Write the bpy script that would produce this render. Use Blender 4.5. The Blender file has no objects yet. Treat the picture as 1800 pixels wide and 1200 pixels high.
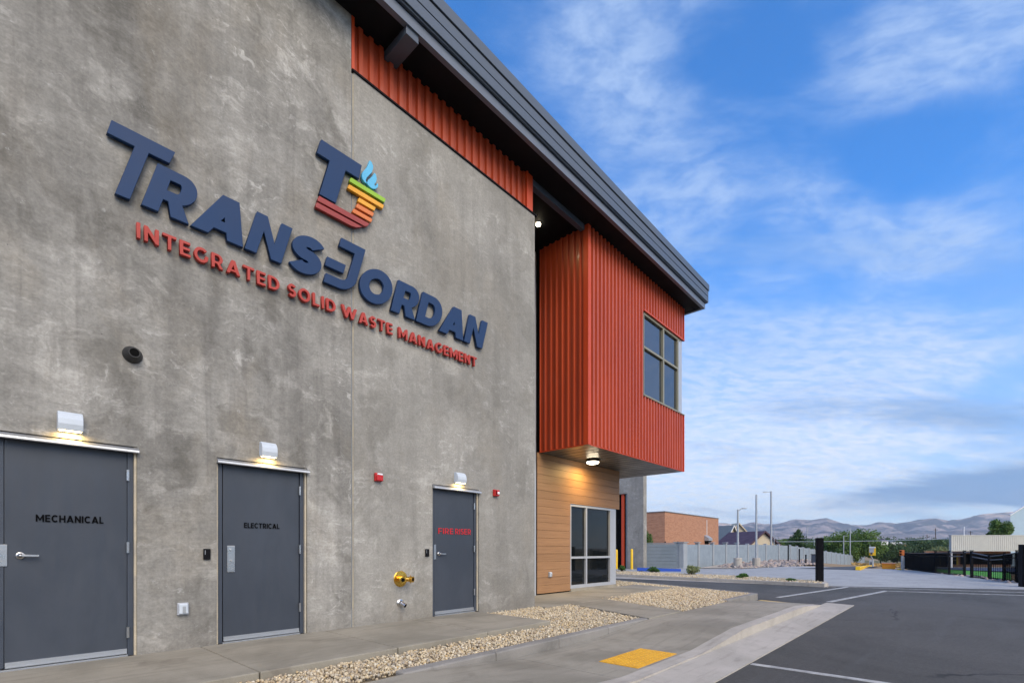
import bpy, math, random
import numpy as np
from mathutils import Vector, Matrix, noise as mnoise
random.seed(7); RNG=np.random.default_rng(7)
SC=bpy.context.scene; COL=SC.collection
R=math.radians
# ------------------------------------------------------------------ camera
EYE=1.12; YAW=42.2; FPX=860.0; HY=965.0
cam=bpy.data.cameras.new('camera'); camo=bpy.data.objects.new('camera',cam); COL.objects.link(camo)
cam.sensor_width=36; cam.lens=36*FPX/1800; cam.shift_y=(HY-600)/1800; cam.clip_end=40000; cam.clip_start=.05
camo.location=(0,0,EYE); camo.rotation_euler=(R(90),0,R(YAW-90)); SC.camera=camo
# ------------------------------------------------------------------ light
SUN_EL,SUN_AZ=38.0,206.0      # degrees; azimuth clockwise from +Y
SC.view_settings.view_transform='Standard'; SC.view_settings.look='None'; SC.view_settings.gamma=1
SC.view_settings.exposure=0.88
class NT:
    def __init__(s,tree): s.t=tree; s.n=tree.nodes; s.l=tree.links
    def new(s,ty,**kw):
        nd=s.n.new(ty)
        for k,v in kw.items(): setattr(nd,k,v)
        return nd
    def put(s,sock,v):
        if isinstance(v,bpy.types.NodeSocket): s.l.new(v,sock)
        else:
            if hasattr(sock.default_value,'__len__') and not hasattr(v,'__len__'): v=(v,)*len(sock.default_value)
            if hasattr(v,'__len__') and len(sock.default_value)==4 and len(v)==3: v=(*v,1)
            sock.default_value=v
    def math(s,op,a,b=0.,c=0.,clamp=False):
        nd=s.new('ShaderNodeMath',operation=op,use_clamp=clamp)
        for i,v in enumerate((a,b,c)): s.put(nd.inputs[i],v)
        return nd.outputs[0]
    def vmath(s,op,a,b=(0,0,0)):
        nd=s.new('ShaderNodeVectorMath',operation=op); s.put(nd.inputs[0],a); s.put(nd.inputs[1],b)
        return nd.outputs['Value'] if op in('DOT_PRODUCT','LENGTH') else nd.outputs[0]
    def noise(s,vec,scale,detail=4,rough=.55,dist=0.,color=False):
        nd=s.new('ShaderNodeTexNoise'); s.put(nd.inputs['Vector'],vec)
        nd.inputs['Scale'].default_value=scale; nd.inputs['Detail'].default_value=detail
        nd.inputs['Roughness'].default_value=rough; nd.inputs['Distortion'].default_value=dist
        return nd.outputs[1 if color else 0]
    def scale(s,vec,sc,rot=(0,0,0),loc=(0,0,0)):
        nd=s.new('ShaderNodeMapping'); s.put(nd.inputs[0],vec); nd.inputs['Scale'].default_value=sc
        nd.inputs['Rotation'].default_value=rot; nd.inputs['Location'].default_value=loc; return nd.outputs[0]
    def ramp(s,v,lo,hi,a=0.,b=1.,smooth=True):
        nd=s.new('ShaderNodeMapRange',interpolation_type='SMOOTHSTEP' if smooth else 'LINEAR')
        s.put(nd.inputs[0],v)
        for i,x in zip((1,2,3,4),(lo,hi,a,b)): s.put(nd.inputs[i],x)
        return nd.outputs[0]
    def mix(s,f,a,b,mode='MIX'):
        nd=s.new('ShaderNodeMix',data_type='RGBA',blend_type=mode); s.put(nd.inputs[0],f)
        s.put(nd.inputs[6],a); s.put(nd.inputs[7],b); return nd.outputs[2]
    def xyz(s,v):
        nd=s.new('ShaderNodeSeparateXYZ'); s.put(nd.inputs[0],v); return nd.outputs
    def comb(s,x,y,z):
        nd=s.new('ShaderNodeCombineXYZ'); s.put(nd.inputs[0],x); s.put(nd.inputs[1],y); s.put(nd.inputs[2],z); return nd.outputs[0]
world=bpy.data.worlds.new('World'); SC.world=world; world.use_nodes=True
W=NT(world.node_tree); W.n.clear()
sky=W.new('ShaderNodeTexSky',sky_type='NISHITA'); sky.sun_disc=False
sky.sun_elevation=R(SUN_EL); sky.sun_rotation=R(SUN_AZ); sky.altitude=1400; sky.air_density=1.0; sky.dust_density=.6; sky.ozone_density=2.2
gen=W.new('ShaderNodeTexCoord').outputs['Generated']
ca,sa=math.cos(R(YAW)),math.sin(R(YAW))
sx,sy,sz=W.xyz(gen)
# sky axes: f along the road-side view, q to its right; cloud deck seen in perspective
f=W.math('ADD',W.math('MULTIPLY',sx,ca),W.math('MULTIPLY',sy,sa))
q=W.math('SUBTRACT',W.math('MULTIPLY',sx,sa),W.math('MULTIPLY',sy,ca))
zc=W.math('MAXIMUM',sz,0.0); zd=W.math('ADD',zc,.20)
px=W.math('DIVIDE',q,zd); py=W.math('DIVIDE',f,zd)
P=W.comb(px,py,0.)
warp=W.noise(W.scale(P,(.7,.7,1)),1.0,3,.5,color=True)
PW=W.vmath('ADD',P,W.vmath('MULTIPLY',W.vmath('SUBTRACT',warp,(.5,.5,.5)),(.45,.45,0)))
def blob(cq,cz,rq,rz,ang=0.):
    """soft patch of the sky around lateral slope cq and elevation slope cz (q/f, z/f)"""
    uq=W.math('DIVIDE',q,W.math('MAXIMUM',f,.05)); uz=W.math('DIVIDE',sz,W.math('MAXIMUM',f,.05))
    a=W.math('SUBTRACT',uq,cq); b=W.math('SUBTRACT',uz,cz)
    c_,s_=math.cos(ang),math.sin(ang)
    a2=W.math('ADD',W.math('MULTIPLY',a,c_/rq),W.math('MULTIPLY',b,s_/rq))
    b2=W.math('SUBTRACT',W.math('MULTIPLY',b,c_/rz),W.math('MULTIPLY',a,s_/rz))
    d2=W.math('ADD',W.math('MULTIPLY',a2,a2),W.math('MULTIPLY',b2,b2))
    return W.math('MULTIPLY',W.math('EXPONENT',W.math('MULTIPLY',d2,-1.)),W.math('GREATER_THAN',f,.05))
def addl(*l):
    o=l[0]
    for x in l[1:]: o=W.math('ADD',o,x)
    return o
def sc_(x,k): return W.math('MULTIPLY',x,k)
# coverage (more / less cloud than average)
cover=addl(sc_(blob(.22,.98,.16,.45,.25),.30), sc_(blob(.90,1.02,.26,.13,.35),.34), sc_(blob(.95,.66,.16,.07,.25),.22),
           sc_(blob(.84,.60,.13,.07,.2),.20), sc_(blob(.43,.76,.10,.06),.12), sc_(blob(.62,.74,.10,.05),.16),sc_(blob(.75,.67,.14,.05,.3),.16),sc_(blob(.60,.43,.34,.10),.20),sc_(blob(.42,.22,.36,.17,.1),.40),sc_(blob(.75,.40,.20,.06,.1),.14),
           sc_(blob(.85,.84,.16,.09,.3),-.16), sc_(blob(.55,.97,.15,.18),-.07), sc_(blob(.95,.52,.22,.05),-.08),sc_(blob(.40,.60,.12,.08),-.06))
streak=W.noise(W.scale(PW,(1.6,3.4,1),rot=(0,0,R(-38))),2.0,14,.62,.15)
puff=W.noise(W.scale(PW,(1.5,2.4,1),rot=(0,0,R(24)),loc=(3,1,0)),1.2,14,.60,.15)
low=W.ramp(sz,.06,.48,1.,0.)                  # how low in the sky
dens=addl(sc_(streak,.55),sc_(puff,.45),cover,sc_(low,.10))
al1=W.ramp(dens,.47,.80)
flock=W.noise(W.scale(PW,(4.5,8,1),rot=(0,0,R(12))),3.0,10,.64,.2)
al1=W.math('MULTIPLY',al1,W.ramp(flock,.30,.66,.40,1.))
# lower grey-blue deck towards the horizon on the right
deckn=W.noise(W.scale(P,(.40,1.0,1),rot=(0,0,R(-8)),loc=(1.7,.4,0)),1.5,12,.60,.5)
deckm=addl(sc_(blob(.95,.26,.30,.08,-.08),.26),sc_(blob(.98,.12,.36,.045,.08),.40),sc_(blob(.50,.40,.20,.035,-.15),.16))
al2=W.ramp(addl(deckn,deckm),.55,.80)
skyc=W.mix(1.,sky.outputs[0],W.mix(W.ramp(sz,.0,.45),(1.05,1.22,1.5),(0.50,1.36,2.10)),'MULTIPLY')
hz=W.ramp(sz,0.0,.50,.80,0.,False)
hzc=W.math('MULTIPLY',hz,hz)
skyc=W.mix(W.math('MULTIPLY',hz,.80),skyc,(3.1,4.3,6.0))
c1=W.mix(low,(3.4,4.5,6.5),(6.5,6.7,7.1))
skyc=W.mix(W.math('MULTIPLY',al1,W.ramp(low,0.,1.,.70,.90)),skyc,c1)
deckc=W.mix(W.ramp(sz,.04,.40),(1.10,2.25,4.3),(2.0,3.2,5.5))
skyc=W.mix(sc_(al2,.85),skyc,deckc)
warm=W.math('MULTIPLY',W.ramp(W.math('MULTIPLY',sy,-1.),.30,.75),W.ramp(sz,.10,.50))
skyc=W.mix(W.math('MULTIPLY',warm,.85),skyc,W.mix(W.ramp(flock,.3,.7),(13.4,12.5,11.3),(19.6,18.0,16.0)))   # bright warm veil added to the unseen sky behind the camera to light the wall
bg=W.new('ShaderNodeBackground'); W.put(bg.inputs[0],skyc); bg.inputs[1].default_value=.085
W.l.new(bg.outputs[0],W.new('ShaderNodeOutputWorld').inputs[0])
sun=bpy.data.lights.new('sun','SUN'); sun.energy=1.5; sun.angle=R(40); sun.color=(1,.86,.66)
suno=bpy.data.objects.new('sun',sun); COL.objects.link(suno)
el,az=R(SUN_EL),R(SUN_AZ)
sd=Vector((math.sin(az)*math.cos(el),math.cos(az)*math.cos(el),math.sin(el)))
suno.rotation_euler=sd.to_track_quat('Z','Y').to_euler(); suno.location=(0,-20,30)

# ------------------------------------------------------------------ helpers
def ray(x,y):
    u=(x-900)/FPX; v=(HY-y)/FPX
    return (ca+u*sa, sa-u*ca, v)
def gz(x,y,z):                       # point of a level surface z
    r=ray(x,y); t=(z-EYE)/r[2]; return (r[0]*t,r[1]*t,z)
def dp(x,y,t):                       # point at depth t metres
    r=ray(x,y); return (r[0]*t,r[1]*t,EYE+r[2]*t)
TL=[(0,-.3),(24,-.3),(37,-.4),(55,-.35),(61,-.4),(75,-.9),(132,-3.3),(300,-7),(800,-9),(2000,0),(3500,15),(7000,40),(30000,60)]
TR=[(0,-.3),(24,-.3),(30,-.42),(60,-1.25),(132,-3.4),(300,-7),(800,-9),(2000,0),(3500,15),(7000,40),(30000,60)]
def lerp_t(T,x):
    for (a,b),(c_,d_) in zip(T,T[1:]):
        if x<=c_: return b+(d_-b)*(x-a)/(c_-a)
    return T[-1][1]
def th(X,Y):
    D=max(0.,X*ca+Y*sa); u=(X*sa-Y*ca)/max(D,1.)
    k=min(1,max(0,(u-.6)/.2)); return lerp_t(TL,D)*(1-k)+lerp_t(TR,D)*k
def gt(x,y,dz=0.):                   # point where a sight line meets the terrain
    r=ray(x,y); t=5.
    while t<20000:
        if EYE+r[2]*t<=th(r[0]*t,r[1]*t)+dz: break
        t*=1.004
    return (r[0]*t,r[1]*t,th(r[0]*t,r[1]*t)+dz)

class Geo:
    def __init__(s): s.v=[]; s.f=[]; s.smooth=False
    def add(s,vs,fs):
        o=len(s.v); s.v+= [tuple(p) for p in vs]; s.f+=[tuple(i+o for i in q_) for q_ in fs]; return s
    def box(s,x0,x1,y0,y1,z0,z1):
        return s.add([(x0,y0,z0),(x1,y0,z0),(x1,y1,z0),(x0,y1,z0),(x0,y0,z1),(x1,y0,z1),(x1,y1,z1),(x0,y1,z1)],
                     [(0,3,2,1),(4,5,6,7),(0,1,5,4),(1,2,6,5),(2,3,7,6),(3,0,4,7)])
    def obox(s,c_,sz_,rz=0.,M=None):
        hx,hy,hz_=[a/2 for a in sz_]; g=Geo().box(-hx,hx,-hy,hy,-hz_,hz_)
        M=M or Matrix.Rotation(rz,4,'Z'); return s.add([M@Vector(p)+Vector(c_) for p in g.v],g.f)
    def beam(s,p0,p1,w,h):
        p0,p1=Vector(p0),Vector(p1); d=p1-p0; L=d.length; qn=d.to_track_quat('X','Z').to_matrix().to_4x4()
        g=Geo().box(0,L,-w/2,w/2,-h/2,h/2); return s.add([qn@Vector(p)+p0 for p in g.v],g.f)
    def cyl(s,p0,p1,r0,r1=None,n=16,caps=True):
        r1=r0 if r1 is None else r1; p0,p1=Vector(p0),Vector(p1); d=(p1-p0).normalized()
        a=d.orthogonal().normalized(); b=d.cross(a); vs=[]
        for p,r in((p0,r0),(p1,r1)):
            for i in range(n):
                t=2*math.pi*i/n; vs.append(p+a*(r*math.cos(t))+b*(r*math.sin(t)))
        fs=[(i,(i+1)%n,n+(i+1)%n,n+i) for i in range(n)]
        if caps: fs+=[tuple(range(n-1,-1,-1)),tuple(range(n,2*n))]
        return s.add(vs,fs)
    def lathe(s,base,axis,prof,n=24):       # prof: list of (dist along axis, radius)
        base=Vector(base); d=Vector(axis).normalized(); a=d.orthogonal().normalized(); b=d.cross(a); vs=[];fs=[]
        for h,r in prof:
            for i in range(n):
                t=2*math.pi*i/n; vs.append(base+d*h+a*(r*math.cos(t))+b*(r*math.sin(t)))
        for k in range(len(prof)-1):
            for i in range(n): fs.append((k*n+i,k*n+(i+1)%n,(k+1)*n+(i+1)%n,(k+1)*n+i))
        fs.append(tuple(range(n-1,-1,-1))); fs.append(tuple((len(prof)-1)*n+i for i in range(n)))
        return s.add(vs,fs)
    def prism(s,poly,z0,z1):                # horizontal polygon, ccw
        n=len(poly); vs=[(x,y,z0) for x,y in poly]+[(x,y,z1) for x,y in poly]
        return s.add(vs,[tuple(range(n-1,-1,-1)),tuple(range(n,2*n))]+[(i,(i+1)%n,n+(i+1)%n,n+i) for i in range(n)])
    def prismY(s,poly,y0,y1):               # polygon in XZ, front y0
        n=len(poly); vs=[(x,y0,z) for x,z in poly]+[(x,y1,z) for x,z in poly]
        return s.add(vs,[tuple(range(n)),tuple(range(2*n-1,n-1,-1))]+[((i+1)%n,i,n+i,n+(i+1)%n) for i in range(n)])
    def prismX(s,poly,x0,x1):               # polygon in YZ
        n=len(poly); vs=[(x0,y,z) for y,z in poly]+[(x1,y,z) for y,z in poly]
        return s.add(vs,[tuple(range(n-1,-1,-1)),tuple(range(n,2*n))]+[(i,(i+1)%n,n+(i+1)%n,n+i) for i in range(n)])
    def ball(s,c_,r,n=10,sq=(1,1,1)):
        vs=[];fs=[]; m=n//2
        for j in range(1,m):
            ph=math.pi*j/m
            for i in range(n):
                t=2*math.pi*i/n; vs.append((c_[0]+r*sq[0]*math.sin(ph)*math.cos(t),c_[1]+r*sq[1]*math.sin(ph)*math.sin(t),c_[2]+r*sq[2]*math.cos(ph)))
        top=len(vs); vs.append((c_[0],c_[1],c_[2]+r*sq[2])); vs.append((c_[0],c_[1],c_[2]-r*sq[2]))
        for j in range(m-2):
            for i in range(n): fs.append((j*n+i,(j+1)*n+i,(j+1)*n+(i+1)%n,j*n+(i+1)%n))
        for i in range(n): fs.append((top,i,(i+1)%n)); fs.append((top+1,(m-2)*n+(i+1)%n,(m-2)*n+i))
        return s.add(vs,fs)
ORG={}
def _mesh(name,geo,org,mats,smooth=False):
    me=bpy.data.meshes.new(name)
    if isinstance(geo,bpy.types.Mesh):
        me=geo; me.name=name
        me.transform(Matrix.Translation(-Vector(org)))
    else:
        me.from_pydata([(p[0]-org[0],p[1]-org[1],p[2]-org[2]) for p in geo.v],[],geo.f)
    for m in (mats if isinstance(mats,(list,tuple)) else [mats]): me.materials.append(m)
    if smooth: me.shade_smooth() if hasattr(me,'shade_smooth') else None
    me.update(); return me
def finish(o,bevel=0.,smooth=False):
    if smooth:
        try: o.data.set_sharp_from_angle(angle=R(35))
        except Exception: pass
    if bevel:
        m=o.modifiers.new('bevel','BEVEL'); m.width=bevel; m.segments=2; m.limit_method='ANGLE'; m.angle_limit=R(40)
    return o
def tag(o,label=None,cat=None,group=None,kind=None):
    for k,v in (('label',label),('category',cat),('group',group),('kind',kind)):
        if v: o[k]=v
    return o
def thing(name,loc,label,cat,group=None,kind=None):
    o=bpy.data.objects.new(name,None); COL.objects.link(o); o.location=loc; o.empty_display_size=.2
    ORG[o]=tuple(loc); return tag(o,label,cat,group,kind)
SPLIT={'corner_trim','caulk','pane','soffit_panel_seam','key_cylinder','window_post','grille','lug','roller','roof_cap'}
def islands(g):
    par=list(range(len(g.v)))
    def fd(a):
        while par[a]!=a: par[a]=par[par[a]]; a=par[a]
        return a
    for f_ in g.f:
        for b_ in f_[1:]: par[fd(b_)]=fd(f_[0])
    # touching pieces stay together
    grp={}
    for i in range(len(g.v)): grp.setdefault(fd(i),[]).append(i)
    out=[]
    for k,ids in grp.items():
        mp={i:j for j,i in enumerate(ids)}; h=Geo(); h.v=[g.v[i] for i in ids]; h.f=[tuple(mp[i] for i in f_) for f_ in g.f if fd(f_[0])==k]; out.append(h)
    return out
def part(name,geo,mat,parent,bevel=0.,smooth=False,label=None,kind=None):
    if name in SPLIT and isinstance(geo,Geo):
        isl_=islands(geo)
        if len(isl_)>1:
            return [part_one(name,h_,mat,parent,bevel,smooth,label,kind) for h_ in isl_][0]
    return part_one(name,geo,mat,parent,bevel,smooth,label,kind)
def part_one(name,geo,mat,parent,bevel=0.,smooth=False,label=None,kind=None):
    org=ORG[parent]; me=_mesh(name,geo,org,mat,smooth)
    o=bpy.data.objects.new(name,me); COL.objects.link(o); o.parent=parent; ORG[o]=org
    return tag(finish(o,bevel,smooth),label,None,None,kind)
def solo(name,geo,mat,label,cat,group=None,kind=None,bevel=0.,smooth=False,org=None):
    if org is None:
        if isinstance(geo,Geo):
            a=np.array(geo.v); org=((a[:,0].min()+a[:,0].max())/2,(a[:,1].min()+a[:,1].max())/2,a[:,2].min())
        else: org=(0,0,0)
    me=_mesh(name,geo,org,mat,smooth); o=bpy.data.objects.new(name,me); COL.objects.link(o); o.location=org; ORG[o]=tuple(org)
    return tag(finish(o,bevel,smooth),label,cat,group,kind)
def copy_tree(o,loc=None,label=None,rz=None,sc=None,parent=None):
    c_=o.copy(); COL.objects.link(c_)
    if parent: c_.parent=parent
    for ch in list(o.children): copy_tree(ch,parent=c_)
    if loc is not None: c_.location=loc
    if rz is not None: c_.rotation_euler.z=rz
    if sc is not None: c_.scale=sc if hasattr(sc,'__len__') else (sc,)*3
    if label: c_['label']=label
    return c_
# ------------------------------------------------------------------ materials
def mat(name,col,rough=.6,metal=0.,spec=.5,emit=None,es=0.,coat=0.,**k):
    m=bpy.data.materials.new(name); m.use_nodes=True; T=NT(m.node_tree); b=m.node_tree.nodes['Principled BSDF']
    b.inputs['Base Color'].default_value=(*col,1); b.inputs['Roughness'].default_value=rough; b.inputs['Metallic'].default_value=metal
    b.inputs['Specular IOR Level'].default_value=spec; b.inputs['Coat Weight'].default_value=coat
    if emit: b.inputs['Emission Color'].default_value=(*emit,1); b.inputs['Emission Strength'].default_value=es
    m['_']=0; return m
def nt(m):
    T=NT(m.node_tree); T.b=m.node_tree.nodes['Principled BSDF']; T.pos=T.new('ShaderNodeNewGeometry').outputs['Position']; return T
def bump(T,h,strength=.3,dist=.01):
    nd=T.new('ShaderNodeBump'); nd.inputs['Strength'].default_value=strength; nd.inputs['Distance'].default_value=dist
    T.put(nd.inputs['Height'],h); T.l.new(nd.outputs[0],T.b.inputs['Normal'])
def mottled(name,c1,c2,scale=3.,rough=.6,bs=.15,bd=.004,fine=60.,fa=.18,metal=0.,spec=.5,detail=5):
    m=mat(name,c1,rough,metal,spec); T=nt(m); n=T.noise(T.pos,scale,detail,.6,.4); fn=T.noise(T.pos,fine,3,.7)
    c_=T.mix(T.ramp(n,.3,.7),c1,c2); c_=T.mix(1.,c_,T.comb(*[T.ramp(fn,.25,.75,1-fa,1+fa,False)]*3),'MULTIPLY')
    T.put(T.b.inputs['Base Color'],c_); T.put(T.b.inputs['Roughness'],T.ramp(n,.3,.7,rough-.06,min(1,rough+.08)))
    if bs: bump(T,fn,bs,bd)
    return m
# cast concrete wall with laitance patches, trowel arcs and faint stains
M_conc=mat('cast concrete',(.3,.3,.29),.8,0,.3); T=nt(M_conc)
p=T.pos
wn=T.noise(T.scale(p,(1,1,1)),1.1,4,.6,color=True)
pw=T.vmath('ADD',p,T.vmath('MULTIPLY',T.vmath('SUBTRACT',wn,(.5,.5,.5)),(.8,.8,.8)))
big=T.noise(pw,.75,5,.6); mid=T.noise(T.scale(pw,(1,1,1.5),rot=(0,R(32),0)),1.7,10,.70,.45)
c_=T.mix(T.ramp(big,.30,.70),(.218,.209,.191),(.315,.303,.279))
patch=T.ramp(mid,.52,.66)
c_=T.mix(T.math('MULTIPLY',patch,.70),c_,(.42,.405,.375))
wisp=T.noise(T.scale(pw,(1,1,2.4),rot=(0,R(42),0)),3.6,11,.74,.6)
wm=T.math('MULTIPLY',T.ramp(wisp,.54,.64),T.ramp(T.noise(p,.9,3,.5),.42,.60))
c_=T.mix(T.math('MULTIPLY',wm,.75),c_,(.53,.515,.485))
dk=T.noise(T.scale(pw,(1,1,.7),loc=(5,3,1)),1.3,7,.6,.6)
c_=T.mix(T.math('MULTIPLY',T.ramp(dk,.52,.68),.60),c_,(.120,.112,.096))
brn=T.noise(T.scale(p,(1,1,.5),loc=(2,7,3)),.9,5,.6,.5)
c_=T.mix(T.math('MULTIPLY',T.ramp(brn,.48,.68),.50),c_,(.27,.238,.19))
vst=T.noise(T.scale(p,(9,9,.5)),1.,5,.6,.3)
c_=T.mix(T.math('MULTIPLY',T.ramp(vst,.50,.70),.30),c_,(.14,.13,.12))
arc=T.noise(T.scale(pw,(1.2,1.2,10),rot=(0,R(20),0)),2.2,6,.65,.5)
c_=T.mix(T.math('MULTIPLY',T.ramp(arc,.55,.75),.14),c_,(.16,.15,.14))
m7=T.noise(T.scale(pw,(1,1,1.3)),7.5,9,.72,.3); c_=T.mix(1.,c_,T.comb(*[T.ramp(m7,.30,.70,.80,1.17,False)]*3),'MULTIPLY')
hst=T.noise(T.scale(p,(1.6,1.6,16)),2.6,7,.7,.2); c_=T.mix(1.,c_,T.comb(*[T.ramp(hst,.3,.7,.91,1.08,False)]*3),'MULTIPLY')
X_=T.xyz(p); sx1=T.math('ABSOLUTE',T.math('SUBTRACT',T.math('ADD',X_[0],T.math('MULTIPLY',T.noise(p,9,4,.6),.05)),4.525))
stn=T.math('MULTIPLY',T.ramp(sx1,.02,.075,1.,0.),T.math('MULTIPLY',T.ramp(X_[2],.20,.27,1.,0.),T.ramp(X_[2],-.1,.2,.9,.6)))
c_=T.mix(T.math('MULTIPLY',stn,.65),c_,(.11,.085,.06))
lg=T.noise(p,.42,4,.55,.4); c_=T.mix(1.,c_,T.comb(*[T.ramp(lg,.34,.66,.82,1.17)]*3),'MULTIPLY')
vs2=T.noise(T.scale(p,(2.2,2.2,.16),loc=(4,0,0)),1.6,6,.65,.2); c_=T.mix(1.,c_,T.comb(*[T.ramp(vs2,.32,.68,.87,1.10)]*3),'MULTIPLY')
rp=T.math('GREATER_THAN',X_[0],3.69); c_=T.mix(T.math('MULTIPLY',rp,.38),c_,(.315,.302,.272))
# splash line of dirt near the paving
zz=T.xyz(p)[2]; dirt=T.math('MULTIPLY',T.ramp(T.math('ADD',zz,T.math('MULTIPLY',T.noise(p,6,5,.6),.25)),.12,.50,1.,0.),.4)
c_=T.mix(dirt,c_,(.15,.135,.115))
fn=T.noise(p,38,5,.75); speck=T.noise(p,15,6,.8,.5)
c_=T.mix(1.,c_,T.comb(*[T.ramp(fn,.2,.8,.74,1.24,False)]*3),'MULTIPLY')
c_=T.mix(T.math('MULTIPLY',T.ramp(speck,.60,.66),T.math('MULTIPLY',T.ramp(mid,.45,.6),.5)),c_,(.5,.5,.49))
# bug holes
vo=T.new('ShaderNodeTexVoronoi'); T.put(vo.inputs['Vector'],p); vo.inputs['Scale'].default_value=9.
sel=T.ramp(T.xyz(vo.outputs['Color'])[0],.86,.88)
vo2=T.new('ShaderNodeTexVoronoi'); T.put(vo2.inputs['Vector'],T.vmath('ADD',p,T.vmath('MULTIPLY',T.noise(p,7,3,.6,color=True),(.05,.05,.05)))); vo2.inputs['Scale'].default_value=1.15
sel2=T.ramp(T.xyz(vo2.outputs['Color'])[1],.80,.81); c_=T.mix(T.math('MULTIPLY',T.math('MULTIPLY',T.ramp(vo2.outputs['Distance'],.045,.065,1.,0.),sel2),.55),c_,(.135,.132,.105))
hole=T.math('MULTIPLY',T.ramp(vo.outputs['Distance'],.035,.06,1.,0.),sel)
c_=T.mix(T.math('MULTIPLY',hole,.7),c_,(.06,.055,.05))
T.put(T.b.inputs['Base Color'],c_); bump(T,T.math('ADD',T.math('MULTIPLY',mid,.6),T.math('ADD',T.math('MULTIPLY',fn,.25),T.math('MULTIPLY',hole,-.8))),.35,.008)

def paving(name,c1,c2,stain):
    m=mat(name,c1,.82,0,.3); T=nt(m); p=T.pos
    n=T.noise(p,.9,6,.62,.6); fn=T.noise(p,90,3,.7); br=T.noise(T.scale(p,(.6,6,1),rot=(0,0,R(20))),2,6,.6,.2)
    c_=T.mix(T.ramp(n,.35,.68),c1,c2); c_=T.mix(T.math('MULTIPLY',T.ramp(br,.5,.7),.3),c_,stain)
    st=T.noise(T.scale(p,(1,1,1),loc=(9,2,0)),2.4,6,.6,.8); c_=T.mix(T.math('MULTIPLY',T.ramp(st,.58,.72),.4),c_,stain)
    sp=T.noise(p,26,4,.75); c_=T.mix(T.math('MULTIPLY',T.ramp(sp,.68,.74),.5),c_,(.55,.53,.5))
    c_=T.mix(1.,c_,T.comb(*[T.ramp(fn,.2,.8,.87,1.13,False)]*3),'MULTIPLY')
    T.put(T.b.inputs['Base Color'],c_); bump(T,T.math('ADD',fn,T.math('MULTIPLY',br,.6)),.25,.004); return m
M_walk=paving('broom finished concrete',(.315,.288,.235),(.222,.203,.163),(.14,.12,.098))
M_curb=paving('curb concrete',(.46,.42,.37),(.37,.34,.295),(.2,.18,.155))
M_edge=paving('weathered kerb concrete',(.27,.255,.235),(.20,.19,.175),(.12,.115,.105))
M_apron=paving('apron concrete',(.38,.375,.365),(.31,.305,.295),(.2,.2,.21))
M_asph=mat('asphalt',(.05,.05,.052),.85,0,.35); T=nt(M_asph); p=T.pos
n=T.noise(p,.35,6,.6,.8); ag=T.noise(p,160,2,.8); ag2=T.noise(p,45,4,.7); tr=T.noise(T.scale(p,(.25,3,1),rot=(0,0,R(25))),.9,5,.6,.4)
c_=T.mix(T.ramp(n,.35,.65),(.059,.056,.050),(.085,.080,.073)); c_=T.mix(T.math('MULTIPLY',T.ramp(tr,.5,.7),.35),c_,(.10,.098,.097))
c_=T.mix(1.,c_,T.comb(*[T.ramp(ag,.2,.8,.45,1.6,False)]*3),'MULTIPLY')
c_=T.mix(1.,c_,T.comb(*[T.ramp(T.noise(p,22,6,.8),.3,.7,.78,1.25,False)]*3),'MULTIPLY')
c_=T.mix(T.math('MULTIPLY',T.ramp(ag2,.66,.72),.5),c_,(.15,.145,.14))
spot=T.noise(T.scale(p,(1,2.2,1)),3.2,3,.5,.4); c_=T.mix(T.math('MULTIPLY',T.ramp(spot,.74,.78),.7),c_,(.018,.018,.018))
cw=T.vmath('ADD',p,T.vmath('MULTIPLY',T.noise(p,1.3,5,.7,color=True),(.8,.8,0)))
vc=T.new('ShaderNodeTexVoronoi',feature='DISTANCE_TO_EDGE'); T.put(vc.inputs['Vector'],cw); vc.inputs['Scale'].default_value=.16
crk=T.math('MULTIPLY',T.ramp(vc.outputs['Distance'],.0015,.004,1.,0.),T.ramp(T.noise(p,.4,3,.5),.48,.56)); c_=T.mix(T.math('MULTIPLY',crk,.75),c_,(.012,.012,.012))
T.put(T.b.inputs['Base Color'],c_); bump(T,ag,.6,.006)
M_asph2=mottled('smooth drive asphalt',(.055,.057,.062),(.068,.07,.075),.8,.8,.2,.003,90,.2)
M_paint=mottled('worn white road paint',(.48,.47,.44),(.26,.255,.245),5,.7,.1,.002,70,.25)
M_ypaint=mottled('worn yellow road paint',(.62,.42,.11),(.5,.38,.2),4,.7,.1,.002,40,.2)
M_tact=mottled('yellow tactile plate',(.80,.42,.015),(.66,.33,.02),6,.6,.1,.002,40,.14)
M_soil=mottled('soil under gravel',(.30,.25,.18),(.20,.165,.12),5,.95,.4,.01,50,.3)
def stones(name,cols,v=.35):
    m=mat(name,cols[0],.85,0,.3); T=nt(m); ri=T.new('ShaderNodeNewGeometry').outputs['Random Per Island']
    cr=T.new('ShaderNodeValToRGB'); T.put(cr.inputs[0],ri); e=cr.color_ramp.elements
    while len(e)<len(cols): e.new(.5)
    for i,cc in enumerate(cols): e[i].position=i/(len(cols)-1); e[i].color=(*cc,1)
    fn=T.noise(T.pos,55,4,.7); c_=T.mix(1.,cr.outputs[0],T.comb(*[T.ramp(fn,.2,.8,1-v,1+v*.6,False)]*3),'MULTIPLY')
    T.put(T.b.inputs['Base Color'],c_); return m
M_gravel=stones('cream gravel',[(.56,.45,.29),(.68,.58,.42),(.40,.31,.20),(.72,.66,.53),(.60,.44,.23),(.36,.33,.29),(.64,.53,.35),(.28,.22,.16),(.58,.49,.36)])
M_rock=stones('pink grey boulders',[(.38,.29,.25),(.30,.26,.24),(.46,.36,.30),(.26,.22,.20),(.42,.37,.34)])
M_gflat=mottled('fine gravel',(.52,.45,.36),(.36,.30,.24),14,.95,.6,.02,70,.35)
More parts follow.
